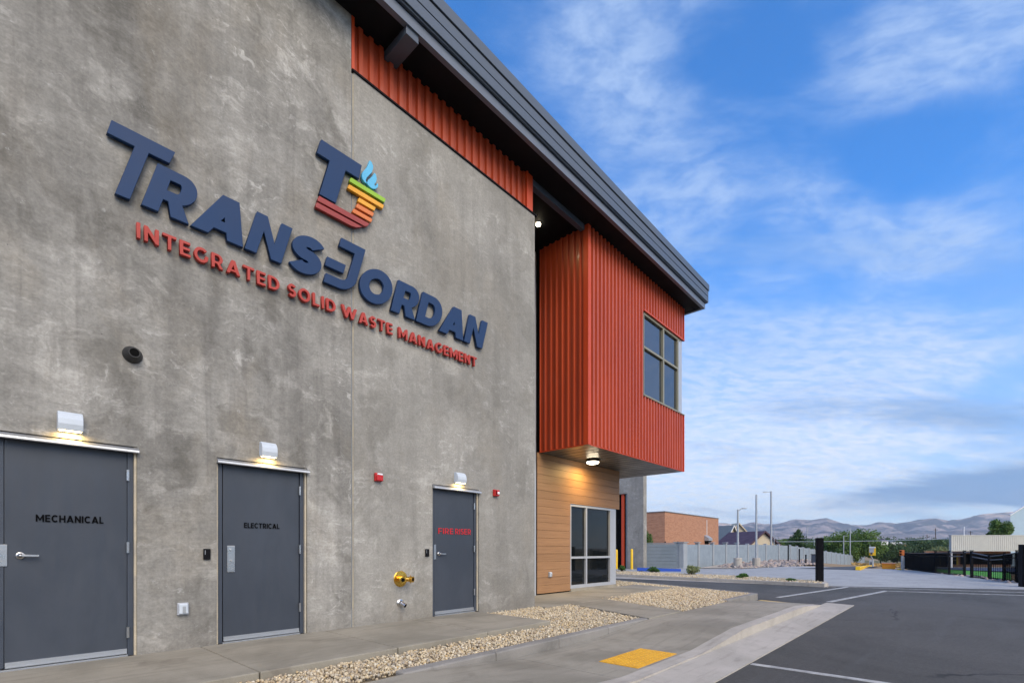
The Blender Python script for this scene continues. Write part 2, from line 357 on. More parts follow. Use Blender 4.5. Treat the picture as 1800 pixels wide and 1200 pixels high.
M_frame=mottled('painted steel frame',(.040,.050,.070),(.046,.056,.077),2,.42,.05,.001,200,.06)
def doorpaint():
    m=mat('slate grey door paint',(.055,.064,.08),.42,0,.5); T=nt(m); n=T.noise(T.scale(T.pos,(1,1,.5)),1.8,5,.6,.5); f2=T.noise(T.pos,260,2,.6)
    T.put(T.b.inputs['Base Color'],T.mix(T.ramp(n,.3,.7),(.036,.044,.060),(.048,.057,.075)))
    sm=T.noise(T.scale(T.pos,(6,6,1.2)),2,6,.7,.6); T.put(T.b.inputs['Roughness'],T.ramp(sm,.3,.7,.36,.52)); bump(T,f2,.08,.001); return m
M_door=doorpaint()
M_alu=mottled('aluminium',(.55,.57,.60),(.48,.5,.53),3,.38,.03,.001,100,.06,metal=.85)
M_alupaint=mottled('silver painted aluminium',(.46,.48,.52),(.42,.44,.48),2,.4,0,0,100,.04,metal=.3)
M_bronze=mottled('champagne window frame',(.30,.275,.19),(.27,.25,.17),2,.4,0,0,100,.05,metal=.3)
M_steel=mottled('brushed steel',(.62,.61,.60),(.5,.49,.48),12,.28,.05,.001,140,.1,metal=1.)
M_galv=mottled('galvanised pole',(.42,.44,.46),(.34,.36,.38),6,.5,0,0,100,.08,metal=.4)
M_brass=mottled('polished brass',(.80,.50,.10),(.68,.38,.06),14,.24,.1,.002,50,.15,metal=1.)
M_navy=mottled('navy sign face',(.008,.034,.105),(.010,.040,.118),1.6,.5,.03,.001,100,.04,spec=.3)
M_signred=mottled('red sign letters',(.42,.035,.022),(.38,.032,.02),2,.5,0,0,90,.05)
M_sdred=mottled('maroon sign bar',(.30,.03,.026),(.27,.028,.024),2,.42,0,0,90,.05)
M_green=mottled('lime sign bar',(.28,.50,.02),(.26,.46,.02),2,.42,0,0,90,.05)
M_gold=mottled('gold sign bar',(.78,.36,.015),(.74,.33,.015),2,.42,0,0,90,.05)
M_orange=mottled('orange sign bar',(.66,.17,.035),(.62,.16,.03),2,.42,0,0,90,.05)
M_text=mottled('black vinyl lettering',(.003,.003,.004),(.004,.004,.005),3,.8,0,0,80,.1,spec=.04)
M_sky=mottled('light blue flame',(.10,.46,.72),(.09,.43,.68),2,.42,0,0,90,.05)
M_black=mottled('satin black',(.006,.006,.008),(.009,.009,.011),3,.65,.03,.001,80,.1,spec=.08)
M_rubber=mottled('black rubber',(.02,.02,.02),(.035,.034,.032),9,.6,.1,.002,60,.2)
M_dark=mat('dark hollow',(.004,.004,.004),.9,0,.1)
M_white=mottled('white housing',(.55,.60,.66),(.50,.55,.61),4,.4,.02,.001,100,.06)
M_red=mottled('red alarm plastic',(.50,.012,.012),(.44,.01,.01),4,.32,0,0,100,.05)
M_lens=mat('clear lens',(.8,.82,.85),.12,0,.8)
M_clad=mat('red corrugated steel',(.5,.08,.04),.42,0,.5,coat=.12); T=nt(M_clad)
n=T.noise(T.scale(T.pos,(1,1,.35)),1.1,5,.6,.4); T.put(T.b.inputs['Base Color'],T.mix(T.ramp(n,.3,.7),(.38,.050,.014),(.45,.066,.020)))
T.put(T.b.inputs['Roughness'],T.ramp(T.noise(T.scale(T.pos,(4,4,.6)),2,5,.7),.3,.7,.38,.52)); bump(T,T.noise(T.scale(T.pos,(3,3,.6)),1.4,3,.5),.12,.01)
M_cladtrim=mottled('red folded trim',(.56,.062,.012),(.52,.056,.012),2,.45,.03,.001,90,.04)
M_fascia=mottled('blue grey fascia metal',(.074,.096,.130),(.083,.106,.142),1.1,.42,.06,.004,120,.04,metal=.15)
M_lip=mottled('lighter soffit trim',(.13,.155,.20),(.12,.145,.19),1.5,.4,.03,.002,120,.04,metal=.15)
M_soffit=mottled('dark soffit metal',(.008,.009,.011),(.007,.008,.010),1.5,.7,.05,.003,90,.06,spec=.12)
M_deck=mottled('ribbed metal underside',(.16,.17,.175),(.13,.14,.145),2,.35,.05,.003,90,.06,metal=.5)
M_seal=mottled('joint sealant',(.50,.43,.31),(.34,.31,.26),5,.7,.1,.002,60,.15)
M_seal2=mottled('grey joint filler',(.15,.16,.17),(.2,.22,.24),5,.7,.1,.002,60,.15)
# timber look cladding boards
M_wood=mat('tan board cladding',(.42,.20,.09),.55,0,.4); T=nt(M_wood); p=T.pos
zs=T.xyz(p)[2]; row=T.math('FLOOR',T.math('DIVIDE',zs,.205)); rnd=T.new('ShaderNodeTexWhiteNoise',noise_dimensions='1D'); T.put(rnd.inputs['W'],row)
gr=T.noise(T.scale(p,(.8,1,26)),2.2,7,.65,.4)
c_=T.mix(T.ramp(gr,.3,.7),(.27,.145,.070),(.35,.19,.09)); c_=T.mix(1.,c_,T.comb(*[T.ramp(rnd.outputs[0],0,1,.93,1.06,False)]*3),'MULTIPLY')
T.put(T.b.inputs['Base Color'],c_); bump(T,gr,.08,.002)
def glass(name,c_=(.012,.016,.022),ior=1.9):
    m=mat(name,c_,.03,0,.5); b=m.node_tree.nodes['Principled BSDF']; b.inputs['IOR'].default_value=ior
    T=nt(m); bump(T,T.noise(T.pos,.8,2,.4),.02,.01); return m
M_glass=glass('tinted glass',(.012,.018,.027),2.1); M_glass2=glass('storefront glass',(.006,.008,.010),1.42)
def lamp_mat(name,col,s): return mat(name,(.9,.85,.7),.4,0,.5,emit=col,es=s)
M_glow=lamp_mat('lit lamp lens',(1,.78,.40),7.); M_glow2=lamp_mat('lit downlight lens',(1,.85,.6),14.)
M_yel=mottled('yellow safety paint',(.80,.50,.01),(.74,.45,.01),3,.5,.05,.002,60,.08)
M_fencegrey=mottled('grey precast fence',(.25,.30,.35),(.22,.265,.31),1.6,.75,.1,.004,20,.1)
M_fencepost=mottled('grey precast post',(.32,.345,.37),(.28,.305,.33),2,.75,.1,.004,20,.1)
M_gate=mottled('slate gate boards',(.15,.185,.225),(.13,.165,.20),1.2,.6,.05,.003,20,.06)
M_blue=mottled('blue painted beam',(.01,.07,.42),(.01,.06,.36),2,.45,0,0,30,.06)
def bricks():
    m=mat('tan brick',(.4,.2,.12),.85,0,.3); T=nt(m); x,y,z=T.xyz(T.pos); co=T.comb(T.math('ADD',x,y),z,0.)
    b=T.new('ShaderNodeTexBrick'); T.put(b.inputs['Vector'],co); b.inputs['Scale'].default_value=1.
    for k,v in (('Brick Width',.42),('Row Height',.135),('Mortar Size',.012)): b.inputs[k].default_value=v
    b.inputs['Color1'].default_value=(.46,.225,.13,1); b.inputs['Color2'].default_value=(.36,.165,.095,1); b.inputs['Mortar'].default_value=(.35,.25,.19,1)
    n=T.noise(T.scale(T.pos,(1,1,3)),1.2,6,.7,.6); c_=T.mix(T.math('MULTIPLY',T.ramp(n,.5,.7),.4),b.outputs[0],(.27,.12,.07))
    T.put(T.b.inputs['Base Color'],c_); return m
M_brick=bricks()
M_purple=mottled('plum roof metal',(.075,.04,.055),(.06,.033,.048),1,.6,0,0,10,.08)
M_greyroof=mottled('grey seam roof',(.13,.15,.16),(.11,.13,.14),1,.5,0,0,10,.08,metal=.2)
M_beige=mottled('beige stucco',(.52,.44,.32),(.47,.40,.29),1,.85,0,0,10,.06)
M_white2=mottled('white trim',(.68,.68,.68),(.62,.62,.62),1,.6,0,0,10,.06)
M_beigemetal=mottled('cream ribbed metal',(.50,.49,.43),(.46,.45,.40),1,.55,0,0,10,.05)
M_palewall=mottled('pale blue grey panel',(.36,.48,.56),(.34,.45,.53),1,.6,0,0,10,.04)
M_turf=mottled('green turf',(.04,.22,.01),(.06,.27,.015),2,.9,.3,.02,20,.25)
M_court=mottled('navy court surface',(.02,.035,.075),(.025,.04,.085),1,.8,0,0,10,.1)
M_mesh=mat('black mesh screen',(.006,.007,.009),.9,0,.02); T=nt(M_mesh)
tp=T.new('ShaderNodeBsdfTransparent'); mx=T.new('ShaderNodeMixShader'); mx.inputs[0].default_value=.5
T.l.new(tp.outputs[0],mx.inputs[1]); T.l.new(T.b.outputs[0],mx.inputs[2]); T.l.new(mx.outputs[0],T.n['Material Output'].inputs[0])
M_bark=mottled('bark',(.10,.075,.055),(.07,.052,.04),5,.9,.3,.02,30,.2)
def leaf(name,a,b):
    m=mat(name,a,.6,0,.3); T=nt(m); ri=T.new('ShaderNodeNewGeometry').outputs['Random Per Island']; n=T.noise(T.pos,.5,3,.5)
    T.put(T.b.inputs['Base Color'],T.mix(T.math('ADD',T.math('MULTIPLY',ri,.6),T.math('MULTIPLY',T.ramp(n,.35,.65),.4)),a,b))
    tl=T.new('ShaderNodeBsdfTranslucent'); T.put(tl.inputs[0],b); mx=T.new('ShaderNodeMixShader'); mx.inputs[0].default_value=.2
    T.l.new(T.b.outputs[0],mx.inputs[1]); T.l.new(tl.outputs[0],mx.inputs[2]); T.l.new(mx.outputs[0],T.n['Material Output'].inputs[0]); return m
L_mid=leaf('mid green leaves',(.065,.125,.025),(.15,.235,.06)); L_dark=leaf('dark green leaves',(.03,.065,.022),(.07,.12,.04))
L_olive=leaf('olive leaves',(.15,.18,.07),(.28,.31,.14)); L_con=leaf('conifer needles',(.035,.08,.03),(.085,.14,.05))
L_bush=leaf('shrub leaves',(.04,.10,.02),(.09,.19,.04)); L_dry=leaf('dry grass blades',(.32,.19,.06),(.52,.34,.12))
M_blossom=mat('white blossom',(.75,.75,.72),.7)
# dry ground to the horizon
M_ground=mat('dry ground',(.3,.24,.15),.95,0,.2); T=nt(M_ground); p=T.pos
n=T.noise(p,.06,6,.6,.5); n2=T.noise(p,.9,6,.7); n3=T.noise(p,.004,6,.6)
c_=T.mix(T.ramp(n,.4,.62),(.34,.22,.11),(.26,.20,.13)); c_=T.mix(T.math('MULTIPLY',T.ramp(n3,.45,.6),.7),c_,(.09,.12,.05))
c_=T.mix(1.,c_,T.comb(*[T.ramp(n2,.25,.75,.7,1.3,False)]*3),'MULTIPLY'); T.put(T.b.inputs['Base Color'],c_)
M_mount=mat('mountain scrub',(.2,.17,.16),.95,0,.1); T=nt(M_mount); p=T.pos
x,y,z=T.xyz(p); n=T.noise(T.scale(p,(1,1,2.0)),.0022,10,.68,.8); n2=T.noise(p,.006,6,.7)
c_=T.mix(T.ramp(n,.47,.56),(.060,.065,.080),(.36,.28,.25)); c_=T.mix(T.math('MULTIPLY',T.ramp(n2,.5,.7),.5),c_,(.10,.11,.10))
n4=T.noise(T.scale(p,(1,1,3),loc=(700,20,0)),.0007,5,.6,.6); c_=T.mix(T.ramp(n4,.60,.66),c_,(.85,.62,.45))
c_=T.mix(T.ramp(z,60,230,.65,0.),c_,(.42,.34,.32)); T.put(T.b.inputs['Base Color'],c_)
# ================================================================== LARGE STRUCTURE
# ---- ground sheet to the horizon
def ground():
    ths=[]; a=0.
    fine=set()
    angs=sorted(set([round(i*6.,2) for i in range(60)]+[round((360+YAW-60+i*1.)%360,2) for i in range(120)]))
    rs=[0.01,4,8,12,16,20,24,28,32,36,40,45,50,55,60,66,72,80,90,100,115,130,150,180,220,270,330,400,500,650,800,1100,1500,2000,3000,5000,9000,16000,30000]
    vs=[];fs=[];n=len(angs)
    for r in rs:
        for a in angs:
            X,Y=r*math.cos(R(a)),r*math.sin(R(a)); z=th(X,Y)
            if r>45 and r<1500: z+= (mnoise.noise(Vector((X*.05,Y*.05,0))))*min(.5,(r-45)*.004)
            vs.append((X,Y,z))
    for k in range(len(rs)-1):
        for i in range(n): fs.append((k*n+i,(k+1)*n+i,(k+1)*n+(i+1)%n,k*n+(i+1)%n))
    g=Geo().add(vs,fs); solo('ground',g,M_ground,'dry grassy ground running out past the site to the valley','ground',kind='structure',org=(0,0,0),smooth=True)
ground()
def drape(name,quad,m,dz,label,nx=14,ny=8,world=False,terr=True,flat=None):
    P0=[Vector(q_) if world else Vector(gt(*q_)) for q_ in quad]
    g=Geo(); vs=[]
    for j in range(ny+1):
        for i in range(nx+1):
            a=P0[0].lerp(P0[1],i/nx); b=P0[3].lerp(P0[2],i/nx); p_=a.lerp(b,j/ny); vs.append((p_.x,p_.y,(th(p_.x,p_.y)+dz)))
    g.add(vs,[(j*(nx+1)+i,j*(nx+1)+i+1,(j+1)*(nx+1)+i+1,(j+1)*(nx+1)+i) for j in range(ny) for i in range(nx)])
    return solo(name,g,m,label,None,kind='structure',org=(0,0,0))
ZA=-.22
# asphalt: near lot and the drive that runs behind the building
N=lambda x,y,z=ZA: gz(x,y,z)[:2]
apL=N(1490,1025); apR=N(1800,1032.5)
dirA=Vector((apR[0]-apL[0],apR[1]-apL[1])); far=(apL[0]+dirA.x*6,apL[1]+dirA.y*6)
lot=[(-12,1.80),(-12,-30),(far[0],-30),far,apL,N(1456,1031.5),N(1088,1014),(31,34),(24.6,34),(13.6,3.0),(13.35,2.2),(12.9,1.80)]
g=Geo().add([(x,y,ZA) for x,y in lot],[tuple(range(len(lot)))])
solo('parking_lot',g,M_asph,'dark asphalt parking lot and drive','road',kind='structure',org=(0,0,0))
drape('concrete_apron',[(1040,1001,),(1590,1002.5),(1880,1041.5),(1440,1033.5)],M_apron,.085,'pale concrete apron beyond the asphalt',nx=40,ny=24)
drape('far_drive',[(1392,1001.2),(1440,999.2),(1550,996.5),(1500,1003.5)],M_asph2,.094,'strip of asphalt drive past the black post',12,6)
# white and yellow paint
def strip(name,p0,p1,w,m,label,z=ZA+.005,h=.004):
    a,b=Vector(p0),Vector(p1); d=(b-a).normalized(); nrm=Vector((-d.y,d.x))*w/2
    g=Geo().prism([tuple(a-nrm),tuple(b-nrm),tuple(b+nrm),tuple(a+nrm)],z-.004,z+h-.004+.001)
    return solo(name,g,m,label,'road marking',kind='structure')
strip('parking_line',(6.12,1.77),(6.16,-4),.10,M_paint,'white parking bay line in the foreground')
strip('crosswalk_line',N(1367,1049.5),N(1491,1031),.13,M_paint,'white line leaving the yellow kerb edge')
strip('crosswalk_line',N(1457,1057.5),N(1558,1038),.13,M_paint,'white line leaving the end of the gutter')
strip('crosswalk_line',N(1491,1031.3),N(1990,1047),.11,M_paint,'long white line nearest the concrete apron')
strip('crosswalk_line',N(1558,1038.3),N(1990,1052),.11,M_paint,'long white line nearer than the other one')
# ---- entry pavings
def zs_(X):                       # lower pavement dips to the kerb ramp and to the drive
    pts=[(-20,-.06),(2.7,-.06),(4.4,-.175),(6.15,-.175),(7.7,-.07),(11.6,-.07),(13.7,-.205),(40,-.205)]
    for (a,b),(c_,d_) in zip(pts,pts[1:]):
        if X<=c_: return b+(d_-b)*(X-a)/(c_-a)
def slabs(name,label,segs,m,bev=.006):
    g=Geo()
    for s_ in segs: g.prism(s_[0],s_[1],s_[2])
    return solo(name,g,m,label,'pavement',kind='structure',bevel=bev)
segs=[]
xs=[-6,-3.9,-2.3,-.8,.07,1.77,3.27,4.72,6.12]
for a,b in zip(xs,xs[1:]): segs.append(([(a+.005,4.72),(b-.005,4.72),(b-.005,6.455),(a+.005,6.455)],-.16,0.))
slabs('walkway','raised concrete walkway along the three doors',segs,M_walk,.012)
def bent(name,label,y0,y1,xcuts,mat_,th_=.14,off=0.,fn=zs_,bev=.006,gap=.004,ybot=None):
    g=Geo()
    brk=[2.7,4.4,6.15,7.7,11.6,13.7]
    for a,b in zip(xcuts,xcuts[1:]):
        cuts=[a+gap]+[k for k in brk if a+gap<k<b-gap]+[b-gap]
        for (u,v) in zip(cuts,cuts[1:]):
            zu,zv=fn(u)+off,fn(v)+off
            g.add([(u,y0,zu-th_),(v,y0,zv-th_),(v,y1,zv-th_),(u,y1,zu-th_),(u,y0,zu),(v,y0,zv),(v,y1,zv),(u,y1,zu)],
                  [(0,3,2,1),(4,5,6,7),(0,1,5,4),(2,3,7,6)]+([(3,0,4,7)] if u==cuts[0] else [])+([(1,2,6,5)] if v==cuts[-1] else []))
    return solo(name,g,mat_,label,'pavement',kind='structure')
bent('lower_pavement','lower concrete pavement beside the kerb',2.52,3.875,[-8,-5.5,-3,-.5,1.9,4.35,6.2,8.6,11.2,13.62],M_walk)
bent('road_kerb','pale kerb along the lower pavement',2.33,2.512,[-8,-4.8,-1.7,1.4,4.55,7.6,10.7,13.35],M_curb,.2,.004,bev=.012)
g=Geo()
for a,b in zip([-8,-4.8,-1.7,1.4,4.55,7.6,10.7],[-4.8,-1.7,1.4,4.55,7.6,10.7,14.1]):
    g.add([(a+.004,1.79,-.206),(b-.004,1.79,-.206),(b-.004,2.36,-.188),(a+.004,2.36,-.188),(a+.004,1.79,-.30),(b-.004,1.79,-.30),(b-.004,2.36,-.30),(a+.004,2.36,-.30)],
          [(0,1,2,3),(4,7,6,5),(0,4,5,1),(1,5,6,2),(2,6,7,3),(3,7,4,0)])
solo('gutter','smooth concrete gutter between kerb and asphalt',g,'') if False else solo('gutter',g,M_curb,'smooth concrete gutter between kerb and asphalt','gutter',kind='structure')
def ztop(X): return -.055
g=Geo()
xk=[2.85,4.3,5.75,6.15,7.75]
# small kerb retaining the first gravel bed, wedge shaped where the pavement dips
for a,b in zip([2.75,4.02,5.22,6.46],[4.02,5.22,6.46,7.75]):
    g.add([(a+.003,3.885,-.30),(b-.003,3.885,-.30),(b-.003,4.03,-.30),(a+.003,4.03,-.30),(a+.003,3.885,-.055),(b-.003,3.885,-.055),(b-.003,4.03,-.050),(a+.003,4.03,-.050)],
          [(0,3,2,1),(4,5,6,7),(0,1,5,4),(1,2,6,5),(2,3,7,6),(3,0,4,7)])
solo('garden_kerb',g,M_edge,'small kerb holding back the first gravel bed','kerb',bevel=.018,kind='structure')
g=Geo().prism([(11.7,3.885),(14.0,3.885),(14.06,4.04),(11.7,4.04)],-.30,-.045)
solo('garden_kerb',g,M_edge,'short kerb at the far corner of the second gravel bed','kerb',bevel=.015,kind='structure')
g=Geo().prism([(14.0,4.045),(14.06,4.045),(14.15,4.04),(17.3,11.2),(17.15,11.26)],-.30,-.05)
solo('garden_kerb',g,M_edge,'kerb between the gravel and the drive','kerb',bevel=.01,kind='structure')
strip('yellow_edge',(13.75,3.78),(13.25,2.40),.14,M_ypaint,'faded yellow painted edge of the pavement',z=-.196)
# pad and cross walk
segs=[([(7.78,3.885),(9.13,3.885),(10.1,6.14),(8.68,6.14)],-.2,-.055),
      ([(7.83,6.15),(11.6,6.15),(11.6,7.93),(7.83,7.93)],-.2,-.05),([(11.61,6.40),(14.45,6.40),(14.9,7.93),(11.61,7.93)],-.2,-.05),
      ([(7.83,7.935),(9.7,7.935),(9.7,12),(7.83,12)],-.2,-.052)]
slabs('entry_pavement','concrete path and pad leading to the timber clad entrance',segs,M_walk)
# tactile plate with domes
g=Geo().prism([(4.86,2.56),(5.86,2.56),(5.86,3.05),(4.86,3.05)],-.176,-.168)
for i in range(16):
    for j in range(8):
        x,y=4.89+i*.0627,2.59+j*.0615; g.cyl((x,y,-.169),(x,y,-.163),.013,.008,8)
solo('tactile_plate',g,M_tact,'bright yellow tactile warning plate set in the pavement','tactile plate')
# ---- gravel: soil sheets and loose stones
bed1=[(-6,4.035),(7.75,4.035),(8.66,6.14),(7.82,6.14),(7.82,6.44),(6.125,6.44),(6.125,4.715),(-6,4.715)]
bed2=[(9.15,3.885),(11.69,3.885),(11.69,4.045),(13.99,4.045),(15.0,6.35),(10.17,6.35)]
bed4=[(13.55,7.935),(14.93,7.935),(15.49,11.2),(13.55,11.2)]
bed3=[(14.5,6.4),(15.03,6.4),(17.2,11.2),(15.5,11.2),(14.95,7.95)]
for nm,b,zz_,lb in (('gravel_bed',bed1,-.115,'soil below the gravel by the walkway'),('gravel_bed',bed2,-.10,'soil below the gravel by the entrance'),('gravel_bed',bed4,-.10,'soil below the gravel behind the entrance corner'),('gravel_bed',bed3,-.10,'soil below the gravel beside the drive')):
    solo(nm,Geo().add([(x,y,zz_) for x,y in b],[tuple(range(len(b)))]),M_soil,lb,'gravel bed',kind='structure')
def inpoly(x,y,poly):
    c_=np.zeros(len(x),bool); n=len(poly); j=n-1
    for i in range(n):
        xi,yi=poly[i]; xj,yj=poly[j]
        cond=((yi>y)!=(yj>y))&(x<(xj-xi)*(y-yi)/(yj-yi+1e-12)+xi); c_^=cond; j=i
    return c_
ICO=None
def base_stone(sub):
    import bmesh
    bm=bmesh.new(); bmesh.ops.create_icosphere(bm,subdivisions=sub,radius=1); v=np.array([x.co for x in bm.verts]); f=np.array([[q_.index for q_ in x.verts] for x in bm.faces]); bm.free(); return v,f
def pebbles(centres,size,flat=.65,sub=1,jit=.18):
    bv,bf=base_stone(sub); n=len(centres); nv=len(bv)
    s=size*RNG.uniform(.6,1.25,(n,1))*np.stack([RNG.uniform(.8,1.35,n),RNG.uniform(.7,1.,n),RNG.uniform(flat*.7,flat*1.2,n)],1)
    q_=RNG.normal(size=(n,4)); q_/=np.linalg.norm(q_,axis=1)[:,None]; w,x,y,z=q_.T
    Rm=np.stack([1-2*(y*y+z*z),2*(x*y-z*w),2*(x*z+y*w),2*(x*y+z*w),1-2*(x*x+z*z),2*(y*z-x*w),2*(x*z-y*w),2*(y*z+x*w),1-2*(x*x+y*y)],1).reshape(n,3,3)
    V=bv[None]*(1+RNG.uniform(-jit,jit,(n,nv,1)))*s[:,None,:]; V=np.einsum('nij,nkj->nki',Rm,V)+centres[:,None,:]
    F=(bf[None]+(np.arange(n)*nv)[:,None,None]).reshape(-1,3); V=V.reshape(-1,3)
    me=bpy.data.meshes.new('stones'); me.vertices.add(len(V)); me.vertices.foreach_set('co',V.ravel().astype(np.float32))
    me.loops.add(F.size); me.loops.foreach_set('vertex_index',F.ravel().astype(np.int32)); me.polygons.add(len(F))
    me.polygons.foreach_set('loop_start',(np.arange(len(F))*3).astype(np.int32)); me.update(calc_edges=True); return me
def scatter(poly,n,z,dz,size,sub=1):
    p_=np.array(poly); lo,hi=p_.min(0),p_.max(0); x=RNG.uniform(lo[0],hi[0],n*3); y=RNG.uniform(lo[1],hi[1],n*3); k=inpoly(x,y,poly); x,y=x[k][:n],y[k][:n]
    return np.stack([x,y,z+RNG.uniform(0,dz,len(x))],1)
near=[(.3,4.04),(7.72,4.04),(8.6,6.12),(7.80,6.12),(7.80,6.43),(6.14,6.43),(6.14,4.70),(.3,4.70)]
c_=scatter(near,17000,-.105,.050,.02)
xs_=RNG.uniform(2.9,7.6,60); ys_=3.87-RNG.exponential(.05,60); zz_=np.array([zs_(x)+.008 for x in xs_])   # strays on the paving
x2=RNG.uniform(.5,6.0,22); y2=4.74+RNG.exponential(.10,22)
c_=np.concatenate([c_,np.stack([xs_,ys_,zz_],1)[:0],np.stack([x2,y2,np.full(22,.008)],1)[:0]])
me=pebbles(c_,.018,.7,1); solo('gravel',me,M_gravel,'cream gravel in the bed below the walkway','gravel',kind='stuff')
c_=scatter(bed2,13000,-.095,.040,.02)
me=pebbles(c_,.021,.7,1); solo('gravel',me,M_gravel,'cream gravel patch beside the entrance path','gravel',kind='stuff')
c_=np.concatenate([scatter(bed3,3500,-.095,.040,.02),scatter(bed4,3000,-.095,.040,.02)])
me=pebbles(c_,.024,.7,1); solo('gravel',me,M_gravel,'strip of gravel between the entrance pad and the drive','gravel',kind='stuff')

# ================================================================== BUILDING
YW=6.44
B=thing('office_building',(3.7,7.0,0),'tall cast concrete building with red corrugated upper bay and dark overhanging roof','building')
def wall_with_holes(x0,x1,z0,z1,holes,y0,y1):
    """front face with openings cut through, reveals and outer sides"""
    g=Geo(); xs=sorted({x0,x1,*[h[0] for h in holes],*[h[1] for h in holes]}); zs=sorted({z0,z1,*[h[2] for h in holes],*[h[3] for h in holes]})
    for a,b in zip(xs,xs[1:]):
        for c0,d0 in zip(zs,zs[1:]):
            mx_,mz=(a+b)/2,(c0+d0)/2
            if any(h[0]<mx_<h[1] and h[2]<mz<h[3] for h in holes): continue
            g.add([(a,y0,c0),(b,y0,c0),(b,y0,d0),(a,y0,d0)],[(0,1,2,3)])
    for h in holes:
        a,b,c0,d0=h
        g.add([(a,y0,c0),(a,y1,c0),(a,y1,d0),(a,y0,d0)],[(0,1,2,3)]); g.add([(b,y0,c0),(b,y0,d0),(b,y1,d0),(b,y1,c0)],[(0,1,2,3)])
        g.add([(a,y0,d0),(a,y1,d0),(b,y1,d0),(b,y0,d0)],[(0,1,2,3)])
    g.add([(x0,y0,z0),(x0,y1,z0),(x0,y1,z1),(x0,y0,z1)],[(3,2,1,0)]); g.add([(x1,y0,z0),(x1,y1,z0),(x1,y1,z1),(x1,y0,z1)],[(0,1,2,3)])
    g.add([(x0,y0,z1),(x1,y0,z1),(x1,y1,z1),(x0,y1,z1)],[(0,1,2,3)])
    return g
hm=(-.86,1.175,-.2,2.205); he=(1.93,3.015,-.2,2.205); hf=(5.135,6.205,-.2,2.205)
part('concrete_wall',wall_with_holes(-9,3.66,-.3,8.80,[hm,he],YW,YW+.2),M_conc,B,label='cast concrete wall panel left of the joint, reaching the soffit')
part('concrete_wall',wall_with_holes(3.70,7.80,-.3,8.0,[hf],YW,YW+.2),M_conc,B,label='lower cast concrete wall panel right of the joint')
part('panel_joint',Geo().box(3.661,3.684,YW+.012,YW+.05,-.3,7.98),M_seal2,B)
part('panel_joint',Geo().box(3.684,3.699,YW+.006,YW+.05,-.3,7.98),M_seal,B)
part('cap_flashing',Geo().box(3.67,7.86,YW-.02,YW+.15,8.001,8.03),M_black,B)
# body behind (sides and roof the picture barely shows)
part('body',Geo().box(-9,7.6,YW+.45,14,-.3,8.78),M_conc,B)
def ribs(x0,x1,z0,z1,y,pitch=.176,d=.042,axis='x',flip=1,hole=None,start=None,crest=.36,slope=.07):
    """trapezoid steel sheet; axis x: runs along X facing -Y; axis y: runs along Y facing -X"""
    g=Geo(); prof=[]; u=x0 if start is None else start; k=0
    c_=pitch*crest; s_=pitch*slope; v_=pitch-c_-2*s_
    pts=[(x0,0.)]
    while u<x1:
        for du,h in ((0,0),(v_,0),(v_+s_,d),(v_+s_+c_,d),(pitch,0)):
            if x0<u+du<x1: pts.append((u+du,h))
        u+=pitch
    pts.append((x1,0.)); pts=[p_ for i,p_ in enumerate(pts) if i==0 or p_[0]-pts[i-1][0]>1e-5]
    for (a,ha),(b,hb) in zip(pts,pts[1:]):
        zr=[(z0,z1)]
        if hole and a>=hole[0]-.09 and b<=hole[1]+.09:
            zr=[(z0,hole[2]),(hole[3],z1)]
        for c0,d0 in zr:
            if axis=='x': g.add([(a,y-ha,c0),(b,y-hb,c0),(b,y-hb,d0),(a,y-ha,d0)],[(0,1,2,3)])
            else: g.add([(y-ha,a,c0),(y-hb,b,c0),(y-hb,b,d0),(y-ha,a,d0)],[(3,2,1,0)])
    return g
part('clerestory_cladding',ribs(3.72,7.70,8.03,8.80,YW+.10,d=.045),M_clad,B,label='red corrugated strip above the concrete')
part('corner_trim',Geo().box(3.665,3.71,YW-.005,YW+.12,8.03,8.799).box(7.56,7.60,YW+.0,YW+.05,8.03,8.799).box(7.62,7.76,YW+.02,YW+.14,8.03,8.799),M_cladtrim,B)
# ---- red bay
bx0,bx1,bz0,bz1,by=9.77,15.27,3.60,8.80,YW
wx0,wx1,wz0,wz1=12.60,15.27,5.42,7.76
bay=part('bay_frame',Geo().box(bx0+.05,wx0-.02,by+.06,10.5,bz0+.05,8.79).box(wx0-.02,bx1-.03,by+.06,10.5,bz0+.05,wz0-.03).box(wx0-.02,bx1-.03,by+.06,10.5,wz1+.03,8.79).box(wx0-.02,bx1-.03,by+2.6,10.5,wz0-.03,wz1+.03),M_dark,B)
part('bay_cladding',ribs(bx0+.10,bx1-.03,bz0+.02,8.80,by+.03,d=.050,hole=(wx0,bx1,wz0,wz1),start=bx0+.10),M_clad,B,label='red corrugated front of the upper bay')
part('bay_cladding',ribs(by+.09,7.92,bz0+.02,8.80,bx0+.03,d=.045,axis='y',start=by+.09,crest=.24,slope=.05),M_clad,B,label='red corrugated side of the upper bay facing the concrete wall')
part('bay_cladding',Geo().add([(bx1-.03,by+.03,bz0),(bx1-.03,10.5,bz0),(bx1-.03,10.5,wz0),(bx1-.03,by+.03,wz0)],[(0,1,2,3)]).add([(bx1-.03,by+.03,wz1),(bx1-.03,10.5,wz1),(bx1-.03,10.5,8.8),(bx1-.03,by+.03,8.8)],[(0,1,2,3)]).add([(bx1-.03,9.0,wz0),(bx1-.03,10.5,wz0),(bx1-.03,10.5,wz1),(bx1-.03,9.0,wz1)],[(0,1,2,3)]),M_clad,B,label='red far side of the upper bay')
tr=Geo().box(bx0-.018,bx0-.014,by-.020,by+.115,bz0,8.799).box(bx0-.018,bx0+.10,by-.024,by-.020,bz0,8.799)   # folded corner
tr.box(bx1-.03,bx1+.012,by-.022,by+.03,bz0,wz0-.001).box(bx1-.03,bx1+.012,by-.022,by+.03,wz1+.001,8.799)
